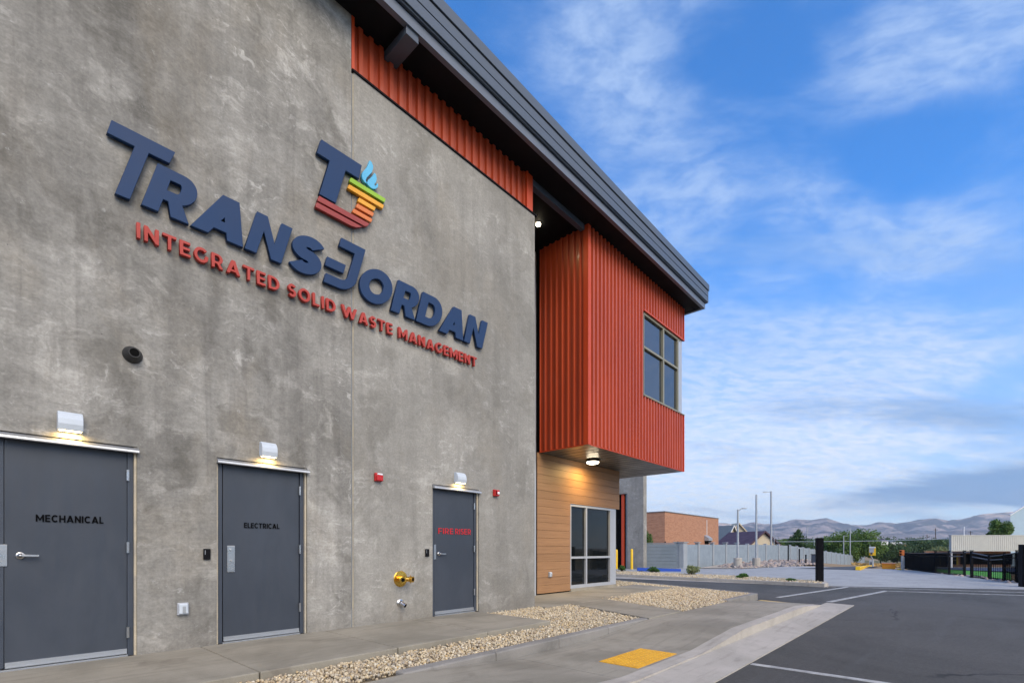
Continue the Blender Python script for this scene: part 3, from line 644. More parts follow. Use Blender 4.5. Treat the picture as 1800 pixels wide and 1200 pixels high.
tr.box(bx0+.102,bx1-.031,by-.012,by+.028,bz0-.004,bz0+.014).box(bx0-.010,bx0+.028,by+.12,7.92,bz0-.004,bz0+.014)
part('corner_trim',tr,M_cladtrim,B,label='red folded trim round the edges of the upper bay')
# underside: ribbed panels, ribs run along Y
g=Geo(); x=bx0-.01
while x<bx1-.02:
    x2=min(x+.30,bx1); g.add([(x,by-.005,bz0),(x+.03,by-.005,bz0-.0),(x+.03,10.5,bz0),(x,10.5,bz0)],[(3,2,1,0)])
    g.add([(x+.03,by-.005,bz0),(x+.045,by-.005,bz0+.02),(x+.045,10.5,bz0+.02),(x+.03,10.5,bz0)],[(3,2,1,0)])
    g.add([(x+.045,by-.005,bz0+.02),(x+.06,by-.005,bz0),(x+.06,10.5,bz0),(x+.045,10.5,bz0+.02)],[(3,2,1,0)])
    g.add([(x+.06,by-.005,bz0),(x2,by-.005,bz0-.0),(x2,10.5,bz0),(x+.06,10.5,bz0)],[(3,2,1,0)]); x+=.30
part('bay_underside',g,M_deck,B)
# bay window
wf=Geo(); Yf=by+.02
def bar(g,a,b,c0,d0,y0=None,y1=None): g.box(a,b,y0 if y0 is not None else Yf,y1 if y1 is not None else Yf+.11,c0,d0)
bar(wf,wx0,bx1-.22,wz1-.07,wz1); bar(wf,wx0,bx1-.22,wz0,wz0+.05)
bar(wf,wx0,wx0+.04,wz0+.05,wz1-.07); bar(wf,13.83,13.91,wz0+.05,wz1-.07); bar(wf,14.86,14.94,wz0+.05,wz1-.07)
bar(wf,wx0+.04,13.83,6.76,6.82); bar(wf,13.91,14.86,6.76,6.82)
win=part('window',wf,M_bronze,B,label='large two storey high window at the corner of the red bay')
part('pane',Geo().box(wx0+.04,13.83,Yf+.06,Yf+.07,wz0+.05,6.76).box(wx0+.04,13.83,Yf+.06,Yf+.07,6.82,wz1-.07).box(13.91,14.86,Yf+.06,Yf+.07,wz0+.05,6.76).box(13.91,14.86,Yf+.06,Yf+.07,6.82,wz1-.07),M_glass,win)
part('window_post',Geo().box(14.945,15.20,Yf+.01,Yf+.20,wz0,wz1).box(15.10,15.20,Yf+.205,9.0,wz0,wz0+.06).box(15.10,15.20,Yf+.205,9.0,wz1-.06,wz1),M_alupaint,win)
part('pane',Geo().box(15.14,15.15,Yf+.21,9.0,wz0+.06,wz1-.06),M_glass,win)
part('window_sill',Geo().box(wx0-.03,bx1+.01,by-.035,by+.018,wz0-.03,wz0-.004),M_bronze,win)
part('head_flashing',Geo().box(wx0-.03,bx1+.014,by-.03,by+.018,wz1+.004,wz1+.045),M_cladtrim,win)
# ---- roof with layered fascia
rf=part('roof',Geo().box(-9,15.62,6.02,14.2,9.0,9.52),M_fascia,B)
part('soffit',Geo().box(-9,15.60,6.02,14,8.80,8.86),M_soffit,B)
g=Geo().box(-9,15.722,5.93,6.015,8.795,8.955)
g.box(15.63,15.722,6.018,14.0,8.795,8.955); part('soffit_trim',g,M_lip,B)
g=Geo()
for z0,z1,o in ((8.995,9.165,.0),(9.185,9.355,.0),(9.375,9.56,-.022)):
    g.box(-9,15.81+(-o)*.8,5.855+o,5.93,z0,z1); g.box(15.74,15.81-o*.8,5.932,14.2,z0,z1)
g.box(-9,15.78,5.885,5.93,8.97,9.55); g.box(15.735,15.78,5.932,14.2,8.97,9.55)
g.box(-9,15.735,5.932,14.2,9.525,9.555)
part('fascia',g,M_fascia,B,bevel=.004)
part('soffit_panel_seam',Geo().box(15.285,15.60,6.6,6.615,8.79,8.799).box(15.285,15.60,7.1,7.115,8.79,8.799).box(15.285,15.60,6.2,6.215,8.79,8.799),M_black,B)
part('outrigger_beam',Geo().box(4.27,4.49,5.96,6.54,8.675,8.799),M_fascia,B,bevel=.004)
part('lintel_beam',Geo().box(7.79,9.72,6.50,6.62,8.67,8.799),M_fascia,B)
# ---- recess and timber clad entrance
YB=7.92
g=Geo(); z=-.02; 
while z<3.60:
    z2=min(z+.205,3.60); top=z2-.005
    zc0,zc1=z,top
    def brd(a,b,c0,d0):
        if d0-c0>.004: g.box(a,b,YB,YB+.025,c0,d0)
    # opening x 11.16..13.62, z up to 2.385 ; open to the corner below
    if zc0<2.39:
        brd(9.70,11.15,zc0,zc1)
        if zc1>2.39: brd(11.15,13.82,2.39,zc1)
    else: brd(9.70,13.82,zc0,zc1)
    z=z2
part('timber_cladding',g,M_wood,B,label='tan horizontal board cladding round the ground floor window',bevel=.003)
part('entrance_wall',Geo().box(9.70,11.14,YB+.03,YB+.3,-.2,3.62).box(11.14,13.80,YB+.03,YB+.3,2.395,3.62),M_dark,B)
part('timber_cladding',Geo().box(13.80,13.824,YB+.03,12,2.39,3.59),M_wood,B,label='tan board return at the building corner')
sf=Geo()
X0,X1,Z0,Z1=11.155,13.27,.03,2.38
def sb(a,b,c0,d0): sf.box(a,b,YB+.01,YB+.12,c0,d0)
sb(X0,X1+.06,Z1-.06,Z1); sb(X0,X1+.06,Z0,Z0+.09); sb(X0,X0+.05,Z0+.09,Z1-.06); sb(X1-.0,X1+.06,Z0+.09,Z1-.06); sb(11.93,12.0,Z0+.09,Z1-.06)
sb(X0+.05,11.93,.86,.92); sb(12.0,X1,.86,.92)
sw=part('storefront_window',sf,M_alupaint,B,label='silver framed ground floor window under the red bay')
part('pane',Geo().box(X0+.05,11.93,YB+.07,YB+.08,Z0+.09,.86).box(X0+.05,11.93,YB+.07,YB+.08,.92,Z1-.06).box(12.0,X1,YB+.07,YB+.08,Z0+.09,.86).box(12.0,X1,YB+.07,YB+.08,.92,Z1-.06),M_glass2,sw)
part('corner_post',Geo().box(13.335,13.62,YB+.012,YB+.20,Z0,Z1),M_alupaint,sw)
part('base_sill',Geo().box(11.155,13.64,YB-.01,YB+.2,-.05,.028),M_walk,sw)
g=Geo().box(9.54,9.62,YB-.02,YB+.08,-.05,8.66).box(7.8,7.88,YB-.02,YB+.08,-.05,8.66)
for z in (.8,2.4,4.0,5.6,7.2): g.box(7.88,9.54,YB-.015,YB+.075,z,z+.06)
en=part('entrance_glazing',g,M_alupaint,B,label='tall silver framed glazing in the recess')
part('pane',Geo().box(7.88,9.54,YB+.03,YB+.04,-.05,8.66),M_glass2,en)
# ---- doors
def mesh_from_curve(loops,d,z,mt,scale_k=None,bev=0.):
    cu=bpy.data.curves.new('glyph','CURVE'); cu.dimensions='2D'; cu.fill_mode='BOTH'; cu.extrude=d/2-bev; cu.bevel_depth=bev; cu.bevel_resolution=1; cu.offset=-bev
    for lp in loops:
        sp=cu.splines.new('POLY'); sp.points.add(len(lp)-1); sp.use_cyclic_u=True
        for i,(x,y) in enumerate(lp): sp.points[i].co=(x,y,0,1)
    o=bpy.data.objects.new('glyph',cu); me=bpy.data.meshes.new_from_object(o); bpy.data.objects.remove(o)
    me.materials.clear()
    me.transform(Matrix.Translation((0,z,0))@Matrix.Rotation(math.pi/2,4,'X')); return me
def arc(cx,cy,rx,ry,a0,a1,n=14): return [(cx+rx*math.cos(R(a0+(a1-a0)*i/n)),cy+ry*math.sin(R(a0+(a1-a0)*i/n))) for i in range(n+1)]
def stroke(pts,w):
    n=len(pts); L=[];Rr=[]
    for i in range(n):
        a=pts[max(0,i-1)]; b=pts[min(n-1,i+1)]; dx,dy=b[0]-a[0],b[1]-a[1]; l=math.hypot(dx,dy); nx,ny=-dy/l*w/2,dx/l*w/2
        L.append((pts[i][0]+nx,pts[i][1]+ny)); Rr.append((pts[i][0]-nx,pts[i][1]-ny))
    return L+Rr[::-1]
def glyph(ch,w):
    """loops and width for a geometric capital of height 1 and stem w"""
    h=w*.86
    if ch=='I': return [[(0,0),(0,1),(w,1),(w,0)]],w
    if ch=='L': W_=.38+w; return [[(0,0),(0,1),(w,1),(w,h),(W_,h),(W_,0)]],W_
    if ch=='T': W_=.60+w*.9; m=W_/2; return [[(m-w/2,0),(m-w/2,1-h),(0,1-h),(0,1),(W_,1),(W_,1-h),(m+w/2,1-h),(m+w/2,0)]],W_
    if ch=='E': W_=.44+w; e=W_*.93; return [[(0,0),(0,1),(W_*.97,1),(W_*.97,1-h),(w,1-h),(w,.5+h/2),(e,.5+h/2),(e,.5-h/2),(w,.5-h/2),(w,h),(W_,h),(W_,0)]],W_
    if ch=='F': W_=.44+w; e=W_*.9; return [[(0,0),(0,1),(W_,1),(W_,1-h),(w,1-h),(w,.46+h/2),(e,.46+h/2),(e,.46-h/2),(w,.46-h/2),(w,0)]],W_
    if ch=='H': W_=.5+w*1.5; return [[(0,0),(0,1),(w,1),(w,.5+h/2),(W_-w,.5+h/2),(W_-w,1),(W_,1),(W_,0),(W_-w,0),(W_-w,.5-h/2),(w,.5-h/2),(w,0)]],W_
    if ch=='N': W_=.5+w*1.5; return [[(0,0),(0,1),(w*.92,1),(W_-w,.40),(W_-w,1),(W_,1),(W_,0),(W_-w*.92,0),(w,.60),(w,0)]],W_
    if ch=='M': W_=.62+w*1.9; m=W_/2; return [[(0,0),(0,1),(w*.9,1),(m,.42),(W_-w*.9,1),(W_,1),(W_,0),(W_-w,0),(W_-w,.60),(m+w*.12,.14),(m-w*.12,.14),(w,.60),(w,0)]],W_
    if ch=='W':
        W_=1.05+w*2.2; a=w*1.1; return [[(0,1),(a,1),(.30*W_,.36),(.5*W_-w*.45,1),(.5*W_+w*.45,1),(.70*W_,.36),(W_-a,1),(W_,1),(.76*W_,0),(.76*W_-a*.95,0),(.5*W_,.60),(.24*W_+a*.95,0),(.24*W_,0)]],W_
    if ch=='A':
        W_=.66+w*1.35; t=w*.58; m=W_/2; b_=w*1.15; sl=m-t; xi=lambda z:b_+z*sl
        z0=.17; z1=z0+h*.85; za=(m-b_)/sl
        return [[(0,0),(m-t,1),(m+t,1),(W_,0),(W_-b_,0),(W_-xi(z0),z0),(xi(z0),z0),(b_,0)],[(xi(z1),z1),(m,min(za,.97)-.02),(W_-xi(z1),z1)]],W_
    if ch=='O':
        W_=.74+w*1.1; return [arc(W_/2,.5,W_/2,.52,0,360,40)[:-1],arc(W_/2,.5,W_/2-w,.52-w*.95,360,0,32)[:-1]],W_
    if ch=='D':
        W_=.62+w*1.05; r=.5; x=W_-r; ri=.5-h; xr=max(w+.001,x)
        return [[(0,0),(0,1)]+arc(x,.5,r,.5,90,-90,20),[(w,h)]+arc(xr,.5,W_-w-xr,ri,-90,90,16)+[(w,1-h)]],W_
    if ch=='R':
        W_=.50+w*1.15; b=.30; r=(1-b)/2; wb=W_*.98; cx=wb-r
        out=[(0,0),(0,1)]+arc(cx,1-r,r,r,90,-62,16)+[(W_+.02,0),(W_+.02-w*1.16,0),(W_*.50-w*.12,b),(w,b),(w,0)]
        ri=r-h*.9; return [out,[(w,b+h*.9),(w,1-h*.9)]+arc(max(cx,w),1-r,max(.02,wb-w-max(cx,w)),ri,90,-90,12)],W_+.02
    if ch=='S':
        W_=.46+w*.9; rx=(W_-w)/2; ry=(1.02-w)/4; cu=1.01-w/2-ry; cl=-.01+w/2+ry
        return [stroke(arc(W_/2,cu,rx,ry,28,262,22)+arc(W_/2,cl,rx,ry,82,-152,22),w)],W_
    if ch=='C':
        W_=.66+w*.9; return [stroke(arc(W_*.54,.5,W_*.54-w/2,.52-w/2,44,316,30),w*.97)],W_
    if ch=='G':
        W_=.70+w*.95; cx=W_*.52; rx=W_*.52-w/2; ry=.52-w/2
        p_=arc(cx,.5,rx,ry,44,322,30); return [stroke(p_+[(cx+rx*.93,.5)],w*.97)],W_
    if ch==' ': return [],.34
    if ch=='-': return [[(0,.36),(0,.62),(.5,.62),(.5,.36)]],.5
def word(txt,x0,x1,z,h,w,gap,skew=0.):
    """list of (char, loops) laid out between x0 and x1"""
    ws=[glyph(c_,w)[1] for c_ in txt]; tot=sum(ws)*h+gap*h*(len(txt)-1); kx=(x1-x0)/tot; x=x0; out=[]
    for c_,wd in zip(txt,ws):
        lp=[[(x+px_*h*kx+skew*(pz*h),z+pz*h) for px_,pz in L] for L in glyph(c_,w)[0]]
        if lp: out.append((c_,lp))
        x+=(wd+gap)*h*kx
    return out
def onface(loops,y): k=y/YW; return [[(x*k,EYE+(z-EYE)*k) for x,z in L] for L in loops]
def flat_text(txt,x0,x1,z,h,w,gap,y,m,parent,name='lettering',label=None):
    y-=.003
    g=Geo()
    loops=[]
    for c_,lp in word(txt,x0,x1,z,h,w,gap): loops+=lp
    me=mesh_from_curve(loops,.003,y,m); return part(name,me,m,parent,label=label)
def hinge(door,x,z,h=.115,y=6.478): part('hinge',Geo().cyl((x,y-.012,z-h/2),(x,y-.012,z+h/2),.010,n=10).box(x-.012,x+.012,y-.010,y-.002,z-h/2,z+h/2),M_steel,door)
def drip(door,a,b):
    part('drip_cap',Geo().prismX([(YW+.03,2.150),(YW-.050,2.132),(YW-.054,2.142),(YW-.05,2.160),(YW-.004,2.192),(YW+.03,2.192)],a,b),M_alu,door)
YD=6.492
def frame(door,x0,x1,jt=.05):
    g=Geo().box(x0,x0+jt,6.478,6.60,0,2.15).box(x1-jt,x1,6.478,6.60,0,2.15).box(x0,x1,6.478,6.60,2.151,2.20)
    part('door_frame',g,M_frame,door,bevel=.003)
    part('caulk',Geo().box(x1+.001,x1+.022,6.452,6.60,0,2.2).box(x0-.016,x0-.001,6.458,6.60,0,2.2),M_seal,door)
def sweep(door,a,b): part('door_sweep',Geo().box(a,b,YD-.014,YD-.001,.022,.075).box(a,b,YD-.020,YD-.015,.022,.034),M_alu,door)
def threshold(door,a,b): part('threshold',Geo().box(a,b,6.462,6.60,-.02,.014),M_alu,door)
# mechanical: double leaf
dm=part('mechanical_door',Geo().box(.196,1.098,YD,YD+.045,.02,2.146),M_door,B,bevel=.002,label='dark grey door lettered MECHANICAL')
part('door_leaf',Geo().box(-.80,.186,YD,YD+.045,.02,2.146),M_door,dm,bevel=.002); frame(dm,-.855,1.150); drip(dm,-.90,1.185); sweep(dm,.20,1.095); threshold(dm,-.80,1.10)
part('astragal',Geo().box(.165,.192,YD-.006,YD-.001,.03,2.14),M_frame,dm)
for z in (1.90,1.14,.245): hinge(dm,1.102,z)
flat_text('MECHANICAL',.405,.905,1.385,.068,.21,.14,YD-.0045,M_text,dm)
part('latch_guard',Geo().box(.06,.215,YD-.012,YD-.007,.965,1.165).box(.06,.180,YD-.016,YD-.0125,1.115,1.123).box(.06,.180,YD-.016,YD-.0125,1.003,1.010).box(.174,.181,YD-.016,YD-.0125,1.011,1.114),M_steel,dm,bevel=.001)
def lever(door,x,z,L=.115,r=.034):
    hd=part('handle',Geo().lathe((x,YD-.001,z),(0,-1,0),[(0,r),(.006,r),(.012,r*.9),(.016,r*.62),(.03,.014),(.048,.013),(.056,.010),(.058,.004)],28).beam((x,YD-.047,z),(x+L,YD-.047,z-.002),.016,.018),M_steel,door,bevel=.002,smooth=True)
lever(dm,.30,1.062,.125)
# electrical
de=part('electrical_door',Geo().box(2.012,2.925,YD,YD+.045,.02,2.146),M_door,B,bevel=.002,label='dark grey door lettered ELECTRICAL'); frame(de,1.95,2.985); drip(de,1.93,3.03); sweep(de,2.015,2.922); threshold(de,2.0,2.93)
for z in (1.90,1.12,.35): hinge(de,2.930,z)
flat_text('ELECTRICAL',2.245,2.67,1.385,.064,.21,.14,YD-.0045,M_text,de)
part('exit_trim_plate',Geo().box(2.055,2.140,YD-.012,YD-.001,.845,1.165).box(2.062,2.133,YD-.016,YD-.0125,.852,1.158),M_steel,de,bevel=.004)
part('key_cylinder',Geo().cyl((2.098,YD-.016,1.115),(2.098,YD-.03,1.115),.019,.017,20).cyl((2.098,YD-.016,.985),(2.098,YD-.032,.985),.013,.012,16).beam((2.098,YD-.034,.985),(2.12,YD-.034,.975),.012,.016).cyl((2.098,YD-.016,.875),(2.098,YD-.021,.875),.007,.007,12),M_steel,de)
# fire riser
df=part('fire_riser_door',Geo().box(5.214,6.112,YD,YD+.045,.02,2.146),M_door,B,bevel=.002,label='dark grey door lettered FIRE RISER in red'); frame(df,5.152,6.17); drip(df,5.14,6.225); sweep(df,5.217,6.11); threshold(df,5.2,6.12)
for z in (1.90,1.13,.35): hinge(df,6.118,z)
M_redpaint=mottled('red door lettering',(.55,.012,.02),(.5,.01,.018),3,.5,0,0,50,.05)
flat_text('FIRE',5.295,5.628,1.385,.098,.165,.17,YD-.0045,M_redpaint,df)
flat_text('RISER',5.675,6.045,1.385,.098,.165,.17,YD-.0045,M_redpaint,df)
part('latch_guard',Geo().box(5.19,5.245,YD-.010,YD-.001,.95,1.20),M_steel,df,bevel=.001)
lever(df,5.305,1.045,.125)

# ================================================================== SIGN
def letters(root,items,m,y0,d,bev=.004):
    for c_,lp in items:
        part('letter',mesh_from_curve(onface(lp,y0+.0),d,y0+d/2,m,bev=bev),m,root)
SK=.28; YS=6.372; DP=.055
S1=thing('company_sign',(3.6,YW,5.0),'navy raised letters reading TRANS-JORDAN on the concrete wall','sign')
Zb,Hb=4.80,.525
it=[]
def sk(loops): return [[(x+SK*(z-Zb),z) for x,z in L] for L in loops]
Tz=5.54
it.append(('T',sk([[(.99,Zb),(.99,5.385),(.76,5.385),(.755,Tz),(1.312,Tz),(1.302,5.385),(1.115,5.385),(1.115,Zb)]])))
wb=.30
for ch,a,b in (('R',1.21,1.65),('A',1.665,2.22),('N',2.235,2.675),('S',2.725,3.165),('O',3.735,4.275),('R',4.325,4.785),('D',4.80,5.265),('A',5.275,5.825),('N',5.84,6.29)):
    lp,wd=glyph(ch,wb); kx=(b-a)/(wd*Hb); it.append((ch,sk([[(a+x*Hb*kx,Zb+z*Hb) for x,z in L] for L in lp])))
it.append(('-',sk([[(3.20,5.035),(3.20,5.17),(3.475,5.17),(3.475,5.035)]])))
it.append(('J',sk([[(3.245,Zb),(3.245,Zb+.135),(3.46,Zb+.135)]+arc(3.46,Zb+.225,.09,.09,-90,0,6)+[(3.55,5.395),(3.31,5.395),(3.31,5.53),(3.69,5.53)]+arc(3.47,Zb+.22,.22,.22,0,-90,10)])))
letters(S1,it,M_navy,YS,DP)
S2=thing('tagline_sign',(3.6,YW,4.5),'small red raised letters reading INTEGRATED SOLID WASTE MANAGEMENT below the navy letters','sign')
for tx,a,b in (('INTEGRATED',1.172,2.655),('SOLID',2.765,3.425),('WASTE',3.515,4.365),('MANAGEMENT',4.475,6.155)):
    letters(S2,word(tx,a,b,4.43,.165,.20,.20),M_signred,6.375,.05,bev=.002)
S3=thing('logo_sign',(3.6,YW,6.2),'raised navy T emblem with coloured bars and a blue flame above the company letters','sign')
def slab(name,pts,m,y0=6.372,d=.055,label=None,extra=()):
    part(name,mesh_from_curve(onface([pts,*extra],y0),d,y0+d/2,m,bev=.003),m,S3,label=label)
slab('letter',[(3.215,6.735),(3.83,6.735),(3.785,6.515),(3.575,6.515),(3.425,5.972),(3.185,5.972),(3.335,6.515),(3.15,6.515)],M_navy)
# the emblem bars, top to bottom
slab('bar',[(3.66,6.462),(4.235,6.462),(4.215,6.395),(3.635,6.395)],M_green,label='lime bar')
slab('bar',[(3.632,6.350),(4.205,6.350),(4.185,6.283),(3.608,6.283)],M_gold,label='long gold bar')
slab('bar',[(3.79,6.243),(4.062,6.243),(4.040,6.178),(3.765,6.178)],M_gold,label='short gold bar')
slab('bar',[(3.762,6.143),(4.035,6.143),(4.010,6.078),(3.738,6.078)],M_orange,label='upper orange bar')
slab('bar',[(3.705,6.040),(4.008,6.040),(3.985,5.978),(3.680,5.978)],M_orange,label='lower orange bar')
slab('bar',[(3.185,5.945),(3.955,5.945),(3.925,5.895),(3.88,5.868),(3.158,5.868)],M_sdred,label='upper maroon bar')
slab('bar',[(3.152,5.842),(3.84,5.842),(3.74,5.785),(3.66,5.768),(3.13,5.768)],M_sdred,label='lower maroon bar with rounded right end')
def fp(l): return [wyp(540+a/7.06,240+b/7.06) for a,b in l]
def wyp(x,y):
    r=ray(x,y); t=YW/r[1]; return (r[0]*t,EYE+r[2]*t)
slab('flame',fp([(780,295),(803,322),(820,365),(818,405),(803,445),(775,475),(742,508),(728,540),(735,568),(742,585),(712,565),(690,530),(681,485),(690,445),(712,415),(742,385),(762,345)]),M_sky,d=.05)
slab('flame',fp([(838,450),(855,475),(865,525),(858,562),(838,590),(836,606),(850,612),(865,600),(872,578),(883,598),(878,632),(850,650),(820,652),(785,632),(755,600),(747,570),(762,535),(800,500),(825,475)]),M_sky,d=.05)

# ================================================================== WALL FIXTURES
def wall_pack(x,z,w,h,label):
    t=thing('wall_lamp',(x,YW,z),label,'wall lamp','wall lamps above the three doors'); y=YW
    pr=[(y,z+h),(y-.05,z+h),(y-.085,z+h*.86),(y-.108,z+h*.6),(y-.112,z+h*.35),(y-.098,z+.008),(y,z+.008)]
    part('housing',Geo().prismX(pr,x-w/2,x+w/2),M_white,t,bevel=.006)
    part('lens',Geo().prismX([(y-.086,z+.004),(y-.030,z+.004),(y-.030,z+.0075),(y-.086,z+.0075)],x-w/2+.012,x+w/2-.012),M_glow,t)
    la=bpy.data.lights.new('lamp_light','AREA'); la.shape='RECTANGLE'; la.size=w*.8; la.size_y=.05; la.energy=1.5; la.color=(1,.66,.22)
    lo=bpy.data.objects.new('lamp_light',la); COL.objects.link(lo); lo.parent=t; lo.location=(0,-.055,-.006)
wall_pack(.640,2.262,.185,.19,'white wall lamp above the MECHANICAL door')
wall_pack(2.495,2.268,.185,.19,'white wall lamp above the ELECTRICAL door')
wall_pack(5.705,2.262,.20,.19,'white wall lamp above the FIRE RISER door')
def alarm(x,z,label,strobe):
    t=thing('fire_alarm',(x,YW,z),label,'fire alarm','red fire alarms on the wall')
    part('housing',Geo().box(x-.062,x+.062,YW-.045,YW-.001,z-.062,z+.062).box(x-.055,x+.055,YW-.075,YW-.0455,z-.055,z+(.055 if strobe else .03)),M_red,t,bevel=.008)
    if strobe:
        part('lens',Geo().lathe((x+.02,YW-.0755,z-.005),(0,-1,0),[(0,.028),(.012,.026),(.02,.014),(.022,.004)],20),M_lens,t,smooth=True)
        part('grille',Geo().box(x-.046,x-.036,YW-.0785,YW-.0755,z-.04,z+.04).box(x-.028,x-.018,YW-.0785,YW-.0755,z-.04,z+.04),M_dark,t)
    else: part('lens',Geo().box(x-.035,x+.05,YW-.07,YW-.0457,z+.032,z+.055),M_lens,t,bevel=.003)
alarm(4.09,2.20,'red fire alarm box with white strip, left of the FIRE RISER door',False)
alarm(6.62,2.18,'red fire alarm horn with round strobe, right of the FIRE RISER door',True)
def reader(x,z,label):
    t=thing('card_reader',(x,YW,z),label,'card reader','black card readers beside doors')
    part('housing',Geo().box(x-.036,x+.036,YW-.026,YW-.001,z-.062,z+.062),M_black,t,bevel=.006)
    part('status_light',Geo().box(x-.024,x-.019,YW-.029,YW-.0265,z-.005,z+.045),M_galv,t)
reader(1.825,1.065,'small black card reader beside the ELECTRICAL door'); reader(5.015,1.065,'small black card reader beside the FIRE RISER door')
def outlet(x,z,y,label):
    t=thing('outlet_box',(x,y,z),label,'outlet box','weatherproof outlet boxes')
    part('housing',Geo().box(x-.055,x+.055,y-.035,y-.001,z-.068,z+.068),M_alupaint,t,bevel=.008)
    part('cover',Geo().box(x-.044,x+.044,y-.065,y-.0355,z-.056,z+.060),M_white,t,bevel=.012)
    part('latch',Geo().box(x-.012,x+.018,y-.069,y-.0655,z-.045,z+.03),M_galv,t)
outlet(1.585,.455,YW,'grey weatherproof outlet box low on the concrete wall'); outlet(10.20,.46,YB,'grey outlet box low on the tan board cladding')
t=thing('overflow_pipe',(1.135,YW,3.17),'black conical rubber pipe outlet high on the concrete wall','pipe outlet')
part('collar',Geo().lathe((1.135,YW-.001,3.17),(.0,-1,0),[(0,.088),(.008,.088),(.03,.080),(.085,.052),(.092,.048)],32),M_rubber,t,smooth=True)
part('opening',Geo().cyl((1.135,YW-.094,3.17),(1.135,YW-.095,3.17),.042,n=28),M_dark,t)
part('lip',Geo().lathe((1.135,YW-.093,3.17),(0,-1,0),[(0,.050),(.006,.050)],28) if False else Geo().add(*(lambda n:([(1.135+r*math.cos(2*math.pi*i/n),YW-.0935-d,3.17+r*math.sin(2*math.pi*i/n)) for r,d in((.050,0),(.050,.006),(.042,.006),(.042,0)) for i in range(n)],[(k*n+i,k*n+(i+1)%n,(k+1)*n+(i+1)%n,(k+1)*n+i) for k in range(3) for i in range(n)]))(28)),M_rubber,t)
# brass fire department inlets
t=thing('fire_inlet',(4.50,YW,.655),'polished brass twin hose inlet with round wall plate','fire hose inlet')
part('wall_plate',Geo().lathe((4.50,YW-.001,.66),(0,-1,0),[(0,.125),(.006,.125),(.012,.118),(.016,.06)],36),M_brass,t,smooth=True)
part('body',Geo().cyl((4.50,YW-.016,.66),(4.50,YW-.10,.66),.048,.045,20).cyl((4.50,YW-.075,.66),(4.425,YW-.15,.655),.038,.038,20).cyl((4.50,YW-.075,.66),(4.575,YW-.15,.655),.038,.038,20).ball((4.50,YW-.085,.66),.05,16),M_brass,t,smooth=True)
for sx_ in (-1,1):
    b0=Vector((4.425 if sx_<0 else 4.575,YW-.15,.655)); d=Vector((-.30 if sx_<0 else .42,-.9,-.02)).normalized()
    c_=part('swivel',Geo().lathe(b0,d,[(0,.040),(.004,.048),(.016,.048),(.018,.042),(.040,.042),(.042,.047),(.052,.047),(.052,.030)],24),M_brass,t,smooth=True)
    part('lug',Geo().obox(b0+d*.01+Vector((0,0,.05)),(.012,.012,.018)).obox(b0+d*.01-Vector((0,0,.05)),(.012,.012,.018)),M_brass,c_)
    part('opening',Geo().cyl(b0+d*.0525,b0+d*.0535,.029,n=20),M_dark,c_)
t=thing('drain_pipe',(4.50,YW,.27),'short silver drain elbow below the brass inlet','drain pipe')
part('flange',Geo().lathe((4.49,YW-.001,.285),(0,-1,0),[(0,.062),(.005,.060),(.012,.045),(.02,.034)],24),M_steel,t,smooth=True)
part('elbow',Geo().cyl((4.49,YW-.015,.285),(4.49,YW-.05,.285),.034,n=18).ball((4.49,YW-.05,.283),.035,14).cyl((4.49,YW-.05,.283),(4.515,YW-.115,.245),.033,.035,18),M_steel,t,smooth=True)
part('opening',Geo().cyl((4.5155,YW-.116,.2445),(4.516,YW-.117,.244),.029,n=18),M_dark,t)
def downlight(x,y,z,r,label,e,drop=0.):
    t=thing('downlight',(x,y,z),label,'downlight')
    part('trim_ring',Geo().lathe((x,y,z),(0,0,-1),[(0,r*1.12),(drop+.012,r*1.12),(drop+.02,r*1.02)],28),M_black if drop else M_white,t)
    part('lens',Geo().lathe((x,y,z-drop-.0205),(0,0,-1),[(0,r),(.03,r*.97),(.045,r*.8)],28),M_glow2,t,smooth=True)
    la=bpy.data.lights.new('lamp_light','AREA'); la.shape='DISK'; la.size=r*1.6; la.energy=e; la.color=(1,.68,.22)
    lo=bpy.data.objects.new('lamp_light',la); COL.objects.link(lo); lo.parent=t; lo.location=(0,0,-drop-.10)
downlight(11.5,7.42,3.598,.165,'round lit lamp under the red bay',20.,.05)
downlight(8.95,7.28,8.799,.055,'round lit downlight high in the recess ceiling',1.)
# ================================================================== SITE AND DISTANCE
def ring(a,b,n):                                   # points evenly from a to b
    a,b=Vector(a),Vector(b); return [a.lerp(b,i/n) for i in range(n+1)]
# island with kerb between the drive and the apron
i0=gz(1040,1007,-.10);i1=gz(1449,1025.5,-.10);i2=gz(1456,1024,-.10);i3=gz(1450,1020.5,-.10);i4=gz(1300,1011.5,-.10);i5=gz(1040,1001,-.10)
isl=[i0[:2],i1[:2],i2[:2],i3[:2],i4[:2],i5[:2]]
def inset(poly,d):
    c_=Vector(np.mean(poly,0)); out=[]; n=len(poly)
    for i in range(n):
        p0,p1,p2=Vector(poly[i-1]),Vector(poly[i]),Vector(poly[(i+1)%n]); a=(p1-p0).normalized(); b=(p2-p1).normalized()
        na,nb=Vector((-a.y,a.x)),Vector((-b.y,b.x)); m=(na+nb).normalized(); m=m*(d/max(.4,m.dot(na))); out.append(tuple(p1+m))
    return out
area=sum(isl[i][0]*isl[(i+1)%6][1]-isl[(i+1)%6][0]*isl[i][1] for i in range(6))
if area<0: isl=isl[::-1]
inn=inset(isl,.15)
g=Geo(); n=6
g.add([(x,y,-.30) for x,y in isl]+[(x,y,-.095) for x,y in isl]+[(x,y,-.090) for x,y in inn]+[(x,y,-.30) for x,y in inn],
      [f_ for i in range(n) for f_ in ((i,(i+1)%n,n+(i+1)%n,n+i),(n+i,n+(i+1)%n,2*n+(i+1)%n,2*n+i),(2*n+i,2*n+(i+1)%n,3*n+(i+1)%n,3*n+i))])
